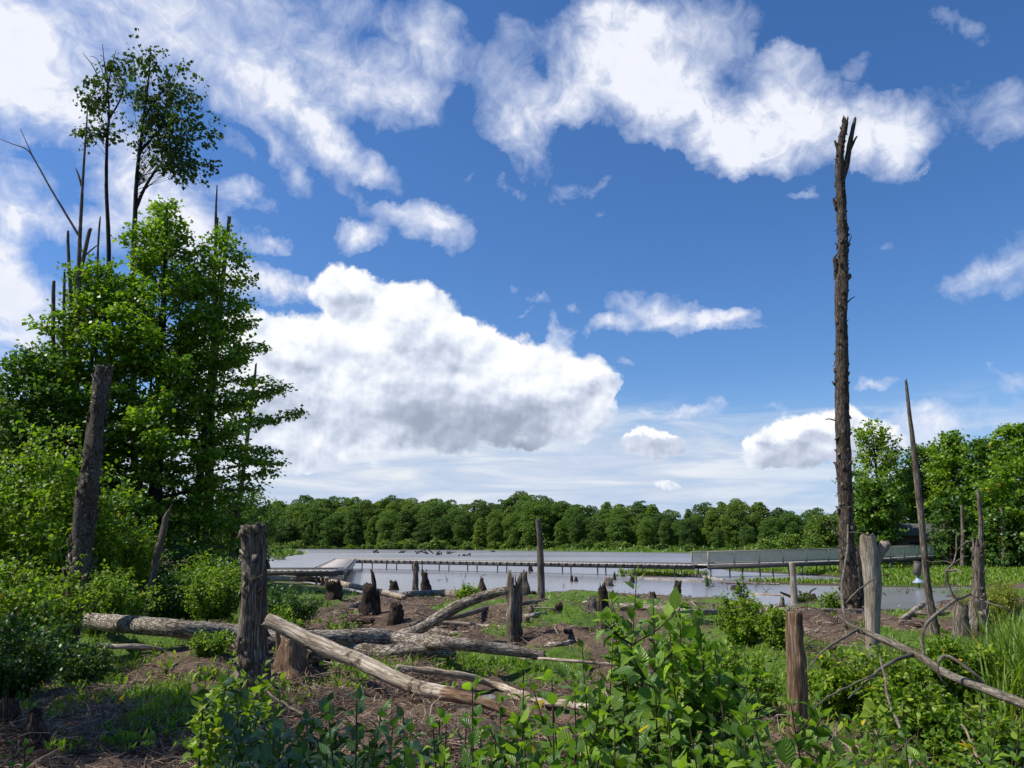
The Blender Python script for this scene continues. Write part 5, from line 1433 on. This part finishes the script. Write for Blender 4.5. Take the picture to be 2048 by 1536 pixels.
# shore distance along the picture
def shoreY(px): return float(np.interp(px, [-200, 640, 900, 1240, 1450, 1900], [395, 390, 330, 262, 205, 190]))
for row, (dy, dpx, extra, jit) in enumerate([(8, 44, 20, 16), (22, 38, 8, 14), (38, 34, 0, 11)]):
    px = -40.0 + row * 11
    if row == 0: px = 300
    while px < (1700 if row < 2 else 1760):
        Y = shoreY(px) + dy + frng.random() * 8
        t = float(np.interp(px, tx, ty)) + extra + abs(frng.normal()) * jit - (2 if row == 2 else 0)
        if row == 0 and frng.random() < .25: t += 18
        put_forest(px, Y, t)
        px += dpx * (.75 + .5 * frng.random()) * (260 / Y) ** .6
# low bushes along the far shore
bsrc = None
brng = np.random.default_rng(8)
px = 440.0
while px < 1560:
    Y = shoreY(px) + 1 - 4 * brng.random()
    b = at(px, 1088, Y); z = gz(b[0], b[1])
    hpx = 6 + 12 * brng.random() ** 2 + (12 if 740 < px < 880 else 0) * brng.random()
    s = hpx * mpp(px, 1088, Y) / 3.0
    if bsrc is None:
        rng = np.random.default_rng(70); lf, wd = Geo(), Geo()
        v, q, t, uv = tube([[0, 0, -.2], [0, 0, 2]], [.08, .03], 4, 5); wd.add(v, q, t, uv)
        m = 900; o = unit(rng.normal(size=(m, 3))); rr = (1 + .25 * np.sin(o[:, 0] * 5 + 2 * o[:, 1]) + .2 * np.sin(o[:, 1] * 7 + 3 * o[:, 2])) * (.6 + .4 * rng.random(m))
        leaf_geo(lf, o * [2.4, 2.2, 1.7] * rr[:, None] + [0, 0, 1.4], rnd_dir(rng, m), o + rnd_dir(rng, m) * .5, .45 + .3 * rng.random(m), LEAF_CLUMP)
        bsrc = thing("shore_bush", "low round bush on the far shore in front of the forest", "bush", (b[0], b[1], z), "low bushes along the far shore")
        wd.build("stem", M["trunk_dark"], bsrc); lf.build("crown", M["forest_pale"], bsrc)
        bsrc.scale = (s * 1.3, s * 1.3, s)
    else:
        copy_thing(bsrc, (b[0], b[1], z), brng.random() * 6.28, (s * 1.3, s * 1.3, s))
    px += 9 + 22 * brng.random()
# ------------------------------------------------------------------ bushes and shrubs
def bush(name, label, b, H, Rw, nst, leaf, nleaf, mats, seed, group, tmpl=LEAF_MID, cat="bush", width=1.0, lean=.5, low=.15, cl=7, tip=.35, droopy=-.1, stem_r=.012, lx=1.0):
    """stems fan out from the foot; sprays of leaves along their upper part and round their tips"""
    rng = np.random.default_rng(seed)
    st, lf = Geo(), Geo()
    pos, dr, nr, sz = [], [], [], []
    b = np.array(b, float)
    for s in range(nst):
        a = rng.random() * 6.28; rr = Rw * math.sqrt(rng.random())
        foot = np.array([math.cos(a), math.sin(a), 0]) * rr * .25
        foot[2] = gz(b[0] + foot[0], b[1] + foot[1]) - b[2] - .05
        h = H * (.62 + .42 * rng.random()) * (1 - .45 * (rr / Rw) ** 2)
        tipp = np.array([math.cos(a) * rr * lx, math.sin(a) * rr, h])
        mid = foot * .5 + tipp * .5 + np.array([-math.cos(a), -math.sin(a), 0]) * rr * .15 + rng.normal(size=3) * .03 * H
        path = catmull([foot, mid, tipp], 9)
        v, q, t, uv = tube(path, [stem_r, stem_r * .7, stem_r * .3], 9, 5, .1, seed + s, caps=False); st.add(v, q, t, uv)
        m = max(3, int(nleaf / nst / cl))
        for j in range(m):
            k = low + (1 - low) * (1 - (1 - rng.random()) ** 1.3)
            x = k * 8; i0 = min(int(x), 7); p = path[i0] + (path[i0 + 1] - path[i0]) * (x - i0)
            d = unit(np.array([math.cos(a), math.sin(a), .2]) * .5 + rnd_dir(rng, 1)[0] * np.array([1, 1, .6]))
            tl = Rw * tip * (.4 + .8 * rng.random())
            e = p + d * tl + np.array([0, 0, tl * .25])
            if rng.random() < .5:
                v, q, t, uv = tube([p, e], [stem_r * .4, stem_r * .15], 3, 3, 0, 1, caps=False); st.add(v, q, t, uv)
            ss = (np.arange(cl) + rng.random(cl)) / cl
            P = p + (e - p) * ss[:, None] + rng.normal(size=(cl, 3)) * leaf * .35
            lat = rnd_dir(rng, cl)
            pos.append(P); dr.append(lat + d * .6 + np.array([0, 0, droopy])); nr.append(np.array([0, 0, 1.0]) + rnd_dir(rng, cl) * .6); sz.append(leaf * (.55 + .75 * rng.random(cl)))
    pos = np.concatenate(pos); ok = pos[:, 2] > .01
    leaf_geo(lf, pos[ok], np.concatenate(dr)[ok], np.concatenate(nr)[ok], np.concatenate(sz)[ok], tmpl, width)
    root = thing(name, label, cat, b, group)
    st.build("stems", M[mats[0]], root); lf.build("leaves", M[mats[1]], root)
    return root

def bush_px(label, px, py, topy, hw, seed, mat="bush_leaf", nleaf=5000, leaf=.09, Y=None, nst=26, group="bushes on the left bank", name="leafy_bush", tmpl=LEAF_MID, **kw):
    p = stand(px, py) if Y is None else at(px, py, Y)
    if Y is not None: p[2] = gz(p[0], p[1])
    H = at(px, topy, p[1])[2] - p[2]
    return bush(name, label, p, H, hw * mpp(px, py, p[1]), nst, leaf, nleaf, ("stem", mat), seed, group, tmpl, **kw)

LB = "bushes on the left bank"
bush_px("tall bright yellow-green bush at the left edge behind the leaning trunk", 70, 1250, 850, 165, 201, nleaf=17000, leaf=.15, nst=60, Y=21, low=.05)
bush_px("bright leafy bush between the leaning trunk and the maple trunk", 215, 1235, 985, 95, 202, nleaf=9000, leaf=.13, nst=40, Y=23, low=.05)
bush_px("low bright bush at the foot of the leaning trunk, far left", 40, 1290, 1100, 130, 203, nleaf=9000, leaf=.085, nst=45, Y=14.5, low=.05)
bush_px("leafy bush just right of the leaning trunk behind the long log", 225, 1240, 1130, 80, 204, nleaf=6000, leaf=.09, nst=35, Y=18.5, low=.05)
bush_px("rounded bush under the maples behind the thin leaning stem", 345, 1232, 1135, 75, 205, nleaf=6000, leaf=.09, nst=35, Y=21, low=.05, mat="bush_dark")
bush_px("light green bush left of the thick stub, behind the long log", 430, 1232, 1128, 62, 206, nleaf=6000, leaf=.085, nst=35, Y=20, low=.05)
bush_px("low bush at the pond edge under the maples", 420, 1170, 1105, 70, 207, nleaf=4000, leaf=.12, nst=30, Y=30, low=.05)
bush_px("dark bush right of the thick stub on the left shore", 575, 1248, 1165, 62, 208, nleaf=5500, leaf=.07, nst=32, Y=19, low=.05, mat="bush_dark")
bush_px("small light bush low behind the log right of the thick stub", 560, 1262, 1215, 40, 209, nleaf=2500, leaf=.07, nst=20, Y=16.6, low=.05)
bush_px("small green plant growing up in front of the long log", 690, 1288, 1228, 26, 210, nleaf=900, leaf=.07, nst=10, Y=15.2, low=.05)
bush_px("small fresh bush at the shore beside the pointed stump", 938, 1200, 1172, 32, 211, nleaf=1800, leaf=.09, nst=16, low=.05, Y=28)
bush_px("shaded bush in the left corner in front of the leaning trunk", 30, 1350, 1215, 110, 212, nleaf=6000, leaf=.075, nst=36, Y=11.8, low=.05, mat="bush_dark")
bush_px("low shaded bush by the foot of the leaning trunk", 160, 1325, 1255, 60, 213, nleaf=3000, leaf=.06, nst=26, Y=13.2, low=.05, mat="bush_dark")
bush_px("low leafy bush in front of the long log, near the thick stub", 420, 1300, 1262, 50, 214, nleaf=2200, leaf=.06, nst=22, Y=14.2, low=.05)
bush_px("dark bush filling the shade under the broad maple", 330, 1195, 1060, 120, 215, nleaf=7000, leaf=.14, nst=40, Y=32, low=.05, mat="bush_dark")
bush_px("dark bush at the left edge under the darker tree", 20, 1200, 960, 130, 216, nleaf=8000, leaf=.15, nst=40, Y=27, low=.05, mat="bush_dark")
bush_px("bush at the left tip of the green islet in the pond", 525, 1108, 1084, 22, 217, nleaf=1500, leaf=.16, nst=16, Y=130, group="reedy bushes on the islet", low=.05)
bush_px("bush at the right side of the green islet in the pond", 560, 1110, 1088, 22, 218, nleaf=1500, leaf=.16, nst=16, Y=124, group="reedy bushes on the islet", low=.05)
bush_px("small green plant growing beside the black root mass by the pale post", 1603, 1206, 1182, 16, 219, nleaf=900, leaf=.08, nst=12, group="plants in the shallow water", low=.05)
RB = "bushes on the right of the flat"
bush_px("small-leaved green bush in front of the brown inlet, right of the big shrub", 1485, 1265, 1188, 55, 221, nleaf=5000, leaf=.07, nst=32, Y=16, group=RB, low=.05)
bush_px("bright bush at the foot of the pale post, by the orange stump", 1555, 1275, 1215, 42, 222, nleaf=3000, leaf=.07, nst=24, Y=15, group=RB, low=.05)
bush_px("small light bush at the water's edge left of the tall snag", 1665, 1212, 1176, 30, 223, nleaf=2000, leaf=.09, nst=20, Y=27, group=RB, low=.05)
bush_px("golden-green rounded bush at the right edge by the water", 2005, 1235, 1168, 75, 224, "gold_leaf", nleaf=9000, leaf=.07, nst=46, Y=20.5, group=RB, low=.02)
bush_px("low golden-green bush left of the larger golden one", 1975, 1215, 1185, 40, 225, "gold_leaf", nleaf=3500, leaf=.07, nst=26, Y=24, group=RB, low=.02)
bush_px("wispy dark green plant standing in the water right of the green hummock", 1416, 1164, 1142, 11, 226, nleaf=700, leaf=.09, nst=8, Y=46, group="plants in the shallow water", low=.02, mat="bush_dark")
bush_px("tall thin leafy plant before the inlet, above the small-leaved bush", 1487, 1200, 1148, 13, 227, nleaf=800, leaf=.08, nst=6, Y=30, group="plants in the shallow water", low=.1)
bush_px("tufted plant at the left end of the green hummock", 1246, 1148, 1134, 12, 228, nleaf=700, leaf=.1, nst=10, Y=60, group="plants in the shallow water", low=.02)
MB = "leafy bushes at the lower right"
bush_px("bright leafy bush below the far-right trunk", 1915, 1345, 1268, 70, 231, nleaf=5000, leaf=.075, nst=36, Y=10.5, group=MB, low=.05)
bush_px("low bright bush behind the bare slanting branch", 1810, 1330, 1290, 70, 232, nleaf=3500, leaf=.06, nst=30, Y=11.5, group=MB, low=.05)
bush_px("leafy bush between the orange stump and the bare branch", 1700, 1400, 1290, 85, 233, nleaf=5000, leaf=.065, nst=36, Y=9, group=MB, low=.05)
bush_px("leafy bush below the fork of the bare branch", 1820, 1440, 1325, 95, 234, nleaf=5500, leaf=.065, nst=36, Y=7.8, group=MB, low=.05)
bush_px("leafy bush under the thick part of the bare branch at the right", 1960, 1460, 1375, 95, 235, nleaf=5000, leaf=.065, nst=36, Y=7.2, group=MB, low=.05)
bush_px("green bush just behind the big shrub, left of the orange stump", 1480, 1370, 1285, 80, 236, nleaf=4500, leaf=.07, nst=34, Y=9.5, group=MB, low=.05)
bush_px("low bush right behind the big shrub's stems", 1380, 1310, 1262, 60, 237, nleaf=2600, leaf=.07, nst=26, Y=12, group=MB, low=.05)

# --- the big-leaved shrubs close to the viewer: opposite leaves along upright stems
def shrub(label, stems, mat, seed, leaf=.085, group="big-leaved shrubs in the foreground", step=.042, side=3, keep=1.0, stem_mat="stem"):
    """stems: (tip px, tip py, Y, foot px); each grows from the ground to its tip"""
    rng = np.random.default_rng(seed)
    c = np.mean([at(s[0], 1400, s[2]) for s in stems], 0)
    base = np.array([c[0], c[1], gz(c[0], c[1])])
    st, lf = Geo(), Geo()
    pos, dr, nr, sz = [], [], [], []
    def leafy(path, k0, ls):
        L = np.linalg.norm(np.diff(path, axis=0), axis=1); cum = np.concatenate([[0], np.cumsum(L)])
        s = cum[-1] * k0; a = rng.random() * 3
        while s < cum[-1]:
            i = min(np.searchsorted(cum, s) - 1, len(path) - 2); i = max(i, 0)
            p = path[i] + (path[i + 1] - path[i]) * ((s - cum[i]) / max(L[i], 1e-6))
            t = unit(path[i + 1] - path[i])
            u = unit(np.cross(t, [.3, .2, .9])); w = np.cross(t, u)
            end = 1 - s / cum[-1]
            for side_ in (0, math.pi):
                if rng.random() > keep: continue
                ang = a + side_ + rng.normal() * .2
                o = u * math.cos(ang) + w * math.sin(ang)
                d = unit(o * 1.0 + t * (.55 if end > .15 else 1.1) + np.array([0, 0, -.15 + .2 * rng.normal()]))
                n = unit(np.array([0, 0, 1.0]) + t * .3 - d * .2 + rng.normal(size=3) * .35)
                pos.append(p + d * ls * .12); dr.append(d); nr.append(n)
                sz.append(ls * (.65 + .55 * rng.random()) * (1.0 if end > .12 else .62))
            a += math.pi / 2 + rng.normal() * .15
            s += step * (.8 + .5 * rng.random())
        pos.append(path[-1]); dr.append(t + rng.normal(size=3) * .3); nr.append(rng.normal(size=3) + [0, 0, 1]); sz.append(ls * .55)
    for k, (tx_, ty_, Y, fx) in enumerate(stems):
        tx_ += rng.normal() * 14; ty_ += abs(rng.normal()) * 22 * (k > 0); tip = at(tx_, ty_, Y); f = at(fx, 1500, Y); foot = np.array([f[0], f[1] + rng.normal() * .1, 0.0]); foot[2] = gz(foot[0], foot[1]) - .05
        mid = foot * .45 + tip * .55 + rng.normal(size=3) * .09
        mid[0] += (foot[0] - tip[0]) * .15
        path = catmull([foot, mid, tip], 22)
        v, q, t, uv = tube(path, [.0065, .005, .0022], 22, 6, .1, seed + k, caps=False); st.add(v - base, q, t, uv)
        leafy(path - base, .34, leaf)
        H = np.linalg.norm(tip - foot)
        for j in range(side):
            i0 = int(22 * (.42 + .45 * rng.random())); p = path[i0]
            a = rng.random() * 6.28; l = H * (.07 + .10 * rng.random())
            e = p + np.array([math.cos(a) * .75, math.sin(a) * .75, .55]) * l
            pp = catmull([p, p * .5 + e * .5 - [0, 0, l * .06], e], 9)
            v, q, t, uv = tube(pp, [.0045, .002], 9, 5, .1, seed + j, caps=False); st.add(v - base, q, t, uv)
            leafy(pp - base, .25, leaf * .95)
    leaf_geo(lf, np.array(pos), np.array(dr), np.array(nr), np.array(sz), LEAF_BIG, 1.0)
    root = thing("leafy_shrub", label, "shrub", base, group)
    st.build("stems", M[stem_mat], root); lf.build("leaves", M[mat], root)
    return root
rs = np.random.default_rng(77)
def fan(pxs, Y, foot_spread=.4, seed=0):
    r = np.random.default_rng(seed); m = np.mean([p[0] for p in pxs])
    return [(a, b, Y + r.normal() * .25, m + (a - m) * foot_spread) for a, b in pxs]
shrub("tallest big-leaved shrub in the foreground, rising above the far shore", fan([(1268, 1144), (1212, 1175), (1240, 1205), (1305, 1195), (1280, 1240), (1222, 1262), (1335, 1228), (1352, 1176), (1310, 1275), (1255, 1300), (1380, 1262), (1290, 1330), (1345, 1310)], 3.5, .8, 1), "shrub_leaf", 301, leaf=.098, side=4)
shrub("broad big-leaved shrub right of the tallest one, before the orange stump", fan([(1400, 1270), (1440, 1255), (1470, 1300), (1500, 1325), (1425, 1330), (1530, 1350), (1555, 1392), (1380, 1320), (1500, 1390), (1450, 1400)], 3.4, .8, 2), "shrub_leaf", 302, leaf=.092, side=4)
shrub("big-leaved shrub just left of the tallest one, reaching half as high", fan([(1175, 1296), (1120, 1345), (1080, 1335), (1150, 1365), (1200, 1350), (1050, 1380), (1110, 1410), (1230, 1390), (1180, 1440)], 3.0, .8, 3), "shrub_leaf", 303, leaf=.085, side=4)
shrub("low big-leaved shrub at the bottom centre, left end of the bright foreground leaves", fan([(960, 1375), (910, 1400), (1000, 1400), (940, 1430), (1020, 1440), (890, 1450), (970, 1470)], 2.7, .8, 4), "shrub_leaf", 304, leaf=.082, side=6)
shrub("dark bluish-green shrub in the shade at the bottom, left of the bright leaves", fan([(690, 1400), (640, 1420), (750, 1415), (800, 1430), (600, 1450), (720, 1450), (840, 1440), (660, 1480), (770, 1475), (560, 1470), (860, 1480)], 2.8, .8, 5), "shrub_shaded", 305, leaf=.085, side=7, step=.036)
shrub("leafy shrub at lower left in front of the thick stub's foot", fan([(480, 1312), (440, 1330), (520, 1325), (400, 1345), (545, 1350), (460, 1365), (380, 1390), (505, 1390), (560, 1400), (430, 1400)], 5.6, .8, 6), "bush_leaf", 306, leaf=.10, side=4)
shrub("darker shrub below the leafy one at lower left, partly bare stems", fan([(480, 1430), (520, 1420), (560, 1440), (450, 1450), (500, 1470), (590, 1460), (540, 1490)], 4.2, .8, 7), "shrub_shaded", 307, leaf=.085, side=3)
shrub("low big-leaved shrub filling the bottom between the tall shrub and orange stump", fan([(1320, 1420), (1380, 1440), (1270, 1440), (1450, 1450), (1520, 1440), (1400, 1490), (1340, 1500), (1480, 1500), (1220, 1480)], 2.8, .8, 8), "shrub_leaf", 308, leaf=.085, side=4)
shrub("dense low shrub along the bottom edge, between the shaded one and the tallest one", fan([(880, 1440), (930, 1470), (990, 1450), (1050, 1440), (1100, 1460), (1150, 1450), (1020, 1490), (1080, 1500), (960, 1510), (1180, 1490), (900, 1500), (1240, 1440)], 2.5, .85, 13), "shrub_leaf", 313, leaf=.078, side=6)
shrub("shaded shrub with bluish leaves at the bottom edge, behind the dark one", fan([(620, 1440), (680, 1430), (740, 1460), (800, 1450), (850, 1470), (650, 1490), (580, 1490), (710, 1500)], 3.3, .85, 14), "shrub_shaded", 314, leaf=.085, side=7, step=.036)
shrub("big-leaved shrub right of the orange stump at the bottom", fan([(1655, 1425), (1700, 1405), (1740, 1440), (1690, 1470), (1650, 1500)], 4.2, .8, 9), "shrub_leaf", 309, leaf=.085, side=3)
shrub("leafy shrub at the bottom right corner", fan([(1990, 1440), (2030, 1410), (1940, 1470), (2060, 1470), (1900, 1490), (2010, 1500)], 3.8, .8, 10), "shrub_leaf", 310, leaf=.085, side=3)
shrub("few bright leaves of a small plant at the bottom left corner", fan([(20, 1490), (58, 1462), (40, 1520), (-20, 1500)], 3.2, .8, 11), "shrub_leaf", 311, leaf=.07, side=1)
shrub("low shrub with scattered leaves at the bottom, left of the right corner", fan([(1800, 1470), (1850, 1480), (1760, 1490), (1830, 1510)], 3.8, .8, 12), "shrub_leaf", 312, leaf=.08, side=3)

TB = "tangled low growth along the bottom edge"
for (lab, px, ty, hw, Y, mat, n, sd_) in [
    ("tangled dark bluish-green growth at the bottom, left part of the shaded shrubs", 610, 1412, 130, 3.4, "shrub_shaded", 1900, 401), ("tangled dark growth at the bottom, right part of the shaded shrubs", 790, 1408, 130, 3.3, "shrub_shaded", 1900, 402),
    ("tangled bright growth at the bottom between the shaded shrubs and the tallest shrub", 1000, 1392, 130, 3.1, "shrub_leaf", 1500, 403), ("tangled bright growth at the foot of the tallest shrub", 1230, 1400, 130, 3.6, "shrub_leaf", 900, 404),
    ("tangled growth at the bottom below the shrub before the orange stump", 1450, 1420, 120, 3.3, "shrub_leaf", 800, 405), ("tangled growth at the bottom right of the orange stump", 1730, 1440, 120, 4.4, "bush_leaf", 900, 406),
    ("tangled growth in the bottom right corner", 1960, 1450, 130, 4.2, "bush_leaf", 900, 407), ("tangled shaded growth below the leafy shrub at lower left", 480, 1420, 110, 4.4, "shrub_shaded", 1500, 408)]:
    bush_px(lab, px, 1500, ty, hw, sd_, mat, nleaf=n, leaf=.072, Y=Y, nst=26, group=TB, name="low_shrub", tmpl=LEAF_BIG, low=.35, cl=5, stem_r=.004, cat="shrub", tip=.45)

# ------------------------------------------------------------------ ground cover
gr = np.random.default_rng(17)
def scatter(n, y0, y1, mask, half=.74):
    """random points in the field of view, evenly spread in the picture's depth"""
    y = 1 / (1 / y1 + (1 / y0 - 1 / y1) * gr.random(n))
    x = (gr.random(n) * 2 - 1) * (y * half + 1.0)
    z = ground_h(x, y)
    k = mask(x, y, z)
    return np.stack([x, y, z], 1)[k]
# matted dead stems
P = scatter(230000, 3.5, 36, lambda x, y, z: (z > .06) & (gr.random(len(x)) > green_at(x, y) * .85) & (gr.random(len(x)) < .55 + 2.4 * np.sin(1.9 * x + 1.2 * np.sin(1.3 * y)) * np.sin(1.6 * y + x) * .4))
n = len(P)
ang = gr.random(n) * 6.28
el_ = np.abs(gr.normal(size=n)) * .22 + .02
up_ = gr.random(n) < .10
el_[up_] += .5 + .5 * gr.random(up_.sum())
d = np.stack([np.cos(ang) * np.cos(el_), np.sin(ang) * np.cos(el_), np.sin(el_)], 1)
L = (.10 + .28 * gr.random(n) ** 1.5) * np.where(up_, .8, 1)
wd_ = np.maximum(.0021, .0003 * P[:, 1]) * (.8 + .8 * gr.random(n))
s_ = unit(np.cross(d, rnd_dir(gr, n)))
bend = rnd_dir(gr, n) * np.array([1, 1, .5]) * (L * .22)[:, None]
A = P + [0, 0, .004] + gr.random((n, 1)) * [0, 0, .03]; B = A + d * (L * .5)[:, None] + bend + [0, 0, .01]; C_ = A + d * L[:, None]
w3 = s_ * wd_[:, None]
V = np.stack([A - w3, A + w3, B - w3, B + w3, C_ - w3 * .5, C_ + w3 * .5], 1).reshape(-1, 3)
o6 = np.arange(n)[:, None] * 6
Q = np.concatenate([o6 + np.array([0, 1, 3, 2]), o6 + np.array([2, 3, 5, 4])])
dead = link_mesh("dead_stems", V, Q, mat=M["straw"])
tag(dead, "matted brown dead stems covering the mud flat", "dead grass", kind="stuff")

# fallen leaves and bark flakes between the stems
P = scatter(60000, 3.5, 26, lambda x, y, z: (z > .06))
g = Geo(); n = len(P); a_ = gr.random(n) * 6.28
leaf_geo(g, P + [0, 0, .012], np.stack([np.cos(a_), np.sin(a_), gr.normal(size=n) * .25], 1), np.array([0, 0, 1.0]) + rnd_dir(gr, n) * .6, np.maximum(.022 + .035 * gr.random(n), .0022 * P[:, 1]), LEAF_SMALL, .7)
tag(g.build("leaf_litter", M["litter"]), "brown fallen leaves and bark flakes littering the mud flat", "leaf litter", kind="stuff")

# grass and low herbs in the green patches
def tufts(name, label, pts, h0, h1, blades, mat, tmpl, wmul, cat, spread=.05):
    n = len(pts)
    P = np.repeat(pts, blades, 0) + gr.normal(size=(n * blades, 3)) * [spread, spread, 0]
    m = len(P)
    a = gr.random(m) * 6.28; t = .25 + .55 * gr.random(m)
    d = np.stack([np.cos(a) * t, np.sin(a) * t, np.ones(m)], 1)
    nr = np.stack([np.cos(a), np.sin(a), -.2 + 0 * a], 1) * -1 + rnd_dir(gr, m) * .3
    hh = np.repeat(h0 + (h1 - h0) * gr.random(n) ** 2, blades) * (.6 + .6 * gr.random(m))
    g = Geo(); leaf_geo(g, P, d, nr, hh, tmpl, wmul * np.clip(P[:, 1] / 18, 1, 3.2))
    o = g.build(name, M[mat]); return tag(o, label, cat, kind="stuff")
P = scatter(60000, 6, 42, lambda x, y, z: (z > .03) & (gr.random(len(x)) < green_at(x, y) * 1.1 - .25))
tufts("grass", "short bright green grass growing in patches on the flat", P, .06, .2, 7, "grass", BLADE, 1.4, "grass")
P = scatter(9000, 4.5, 26, lambda x, y, z: (z > .03) & (gr.random(len(x)) < green_at(x, y) * .55 - .08))
tufts("low_herbs", "low leafy green herbs scattered over the flat", P, .04, .11, 7, "herb", LEAF_LANCE, 1.2, "herbs", .06)
P = scatter(2600, 12, 36, lambda x, y, z: (z > .05) & (gr.random(len(x)) < .25 + .6 * np.sin(1.1 * x + y) * np.sin(.9 * y - .7 * x)))
tufts("low_weeds", "small green weeds sprouting between the dead stems and logs", P, .05, .2, 8, "herb", LEAF_LANCE, 1.1, "weeds", .07)
P = scatter(3200, 4.5, 16, lambda x, y, z: (z > .03) & (x > y * .08 + .4) & (gr.random(len(x)) < .75))
tufts("leafy_undergrowth", "knee-high leafy undergrowth at the lower right", P, .07, .22, 8, "bush_leaf", LEAF_LANCE, 1.3, "undergrowth", .10)
P = scatter(2600, 9, 22, lambda x, y, z: (z > .03) & (x < -y * .19) & (y > 10.2 + .9 * np.sin(x * 2.1)) & (gr.random(len(x)) < .7))
tufts("shaded_undergrowth", "leafy undergrowth on the left bank under the trees", P, .07, .22, 8, "bush_leaf", LEAF_LANCE, 1.3, "undergrowth", .10)
P = scatter(70000, 38, 420, lambda x, y, z: (z > .06) & (sdist(x, y, NEAR) < 0))
far_ = P[:, 1] > 150
tufts("far_marsh_grass", "tall bright green marsh plants along the far shore", P[far_], .7, 1.4, 5, "willow", BLADE, 2.2, "marsh grass", .5)
P = P[~far_]
tufts("marsh_grass", "bright green marsh plants on the far banks and islets", P, .12, .34, 6, "grass", BLADE, 2.2, "marsh grass", .3)
cl = []
for (px, py, rx, ry, m) in [(330, 1440, 60, 34, 170), (300, 1395, 60, 16, 110), (395, 1425, 60, 24, 120), (240, 1475, 50, 24, 90), (430, 1455, 40, 30, 80), (120, 1490, 50, 14, 40), (760, 1345, 60, 10, 70), (700, 1330, 40, 10, 50), (960, 1330, 90, 12, 110)]:
    for i in range(m):
        p = stand(px + rx * gr.normal() * .6, py + ry * gr.normal() * .6); cl.append(p)
tufts("bright_herbs", "bright lance-leaved herbs in clumps on the shaded lower left ground", np.array(cl), .05, .13, 7, "herb", LEAF_LANCE, 1.25, "herbs", .03)
# tall reeds at the right edge
P = scatter(30000, 8, 16, lambda x, y, z: (x > y * .585) & (x < y * .80) & (y > 9.5) & (gr.random(len(x)) < .5))
tufts("reeds", "tall thin green reeds at the right edge", P[:1300], .5, 1.05, 5, "grass", BLADE, .5, "reeds", .05)
# stony pale rubble by the small bush
cR = stand(1545, 1268); rg = np.random.default_rng(4); g = Geo()
for k in range(40):
    c = cR + np.array([rg.normal() * .12, rg.normal() * .15, .05 + .6 * rg.random() * (1 - abs(rg.normal()) * .3)]); s = .03 + .05 * rg.random()
    v, q, t, uv = tube([c - [0, 0, s], c, c + [0, 0, s * .9]], [s * .7, s * 1.2, s * .6], 5, 7, .35, k); g.add(v, q, t, uv)
o = g.build("lichen_stump", M["snag_pale"], None, cR); tag(o, "crumbling white-flecked stump half hidden in the bushes left of the orange stump", "stump")

# ------------------------------------------------------------------ trees just outside the view on the left: they shade the near flat
def shade_tree(label, x, y, H, z0, Rc, seed, nb):
    b = np.array([x, y, gz(x, y)]); rng = np.random.default_rng(seed)
    w, l = tree_parts(rng, H, profile([(0, Rc * .7), (.35, Rc), (.7, Rc * .75), (1, .3)]), z0, nb, .16, .17, 13)
    root = thing("maple_tree", label, "tree", b, "leafy trees on the left")
    w.build("trunk", M["trunk_dark"], root); l.build("crown", M["maple_leaf"], root)
shade_tree("leafy maple just left of the view, shading the lower left ground", -13.2, 9.2, 13.5, 6.0, 2.4, 91, 70)
shade_tree("leafy maple left of the viewer, shading the dark bluish shrub", -8.8, 3.0, 12.5, 6.0, 2.0, 92, 60)
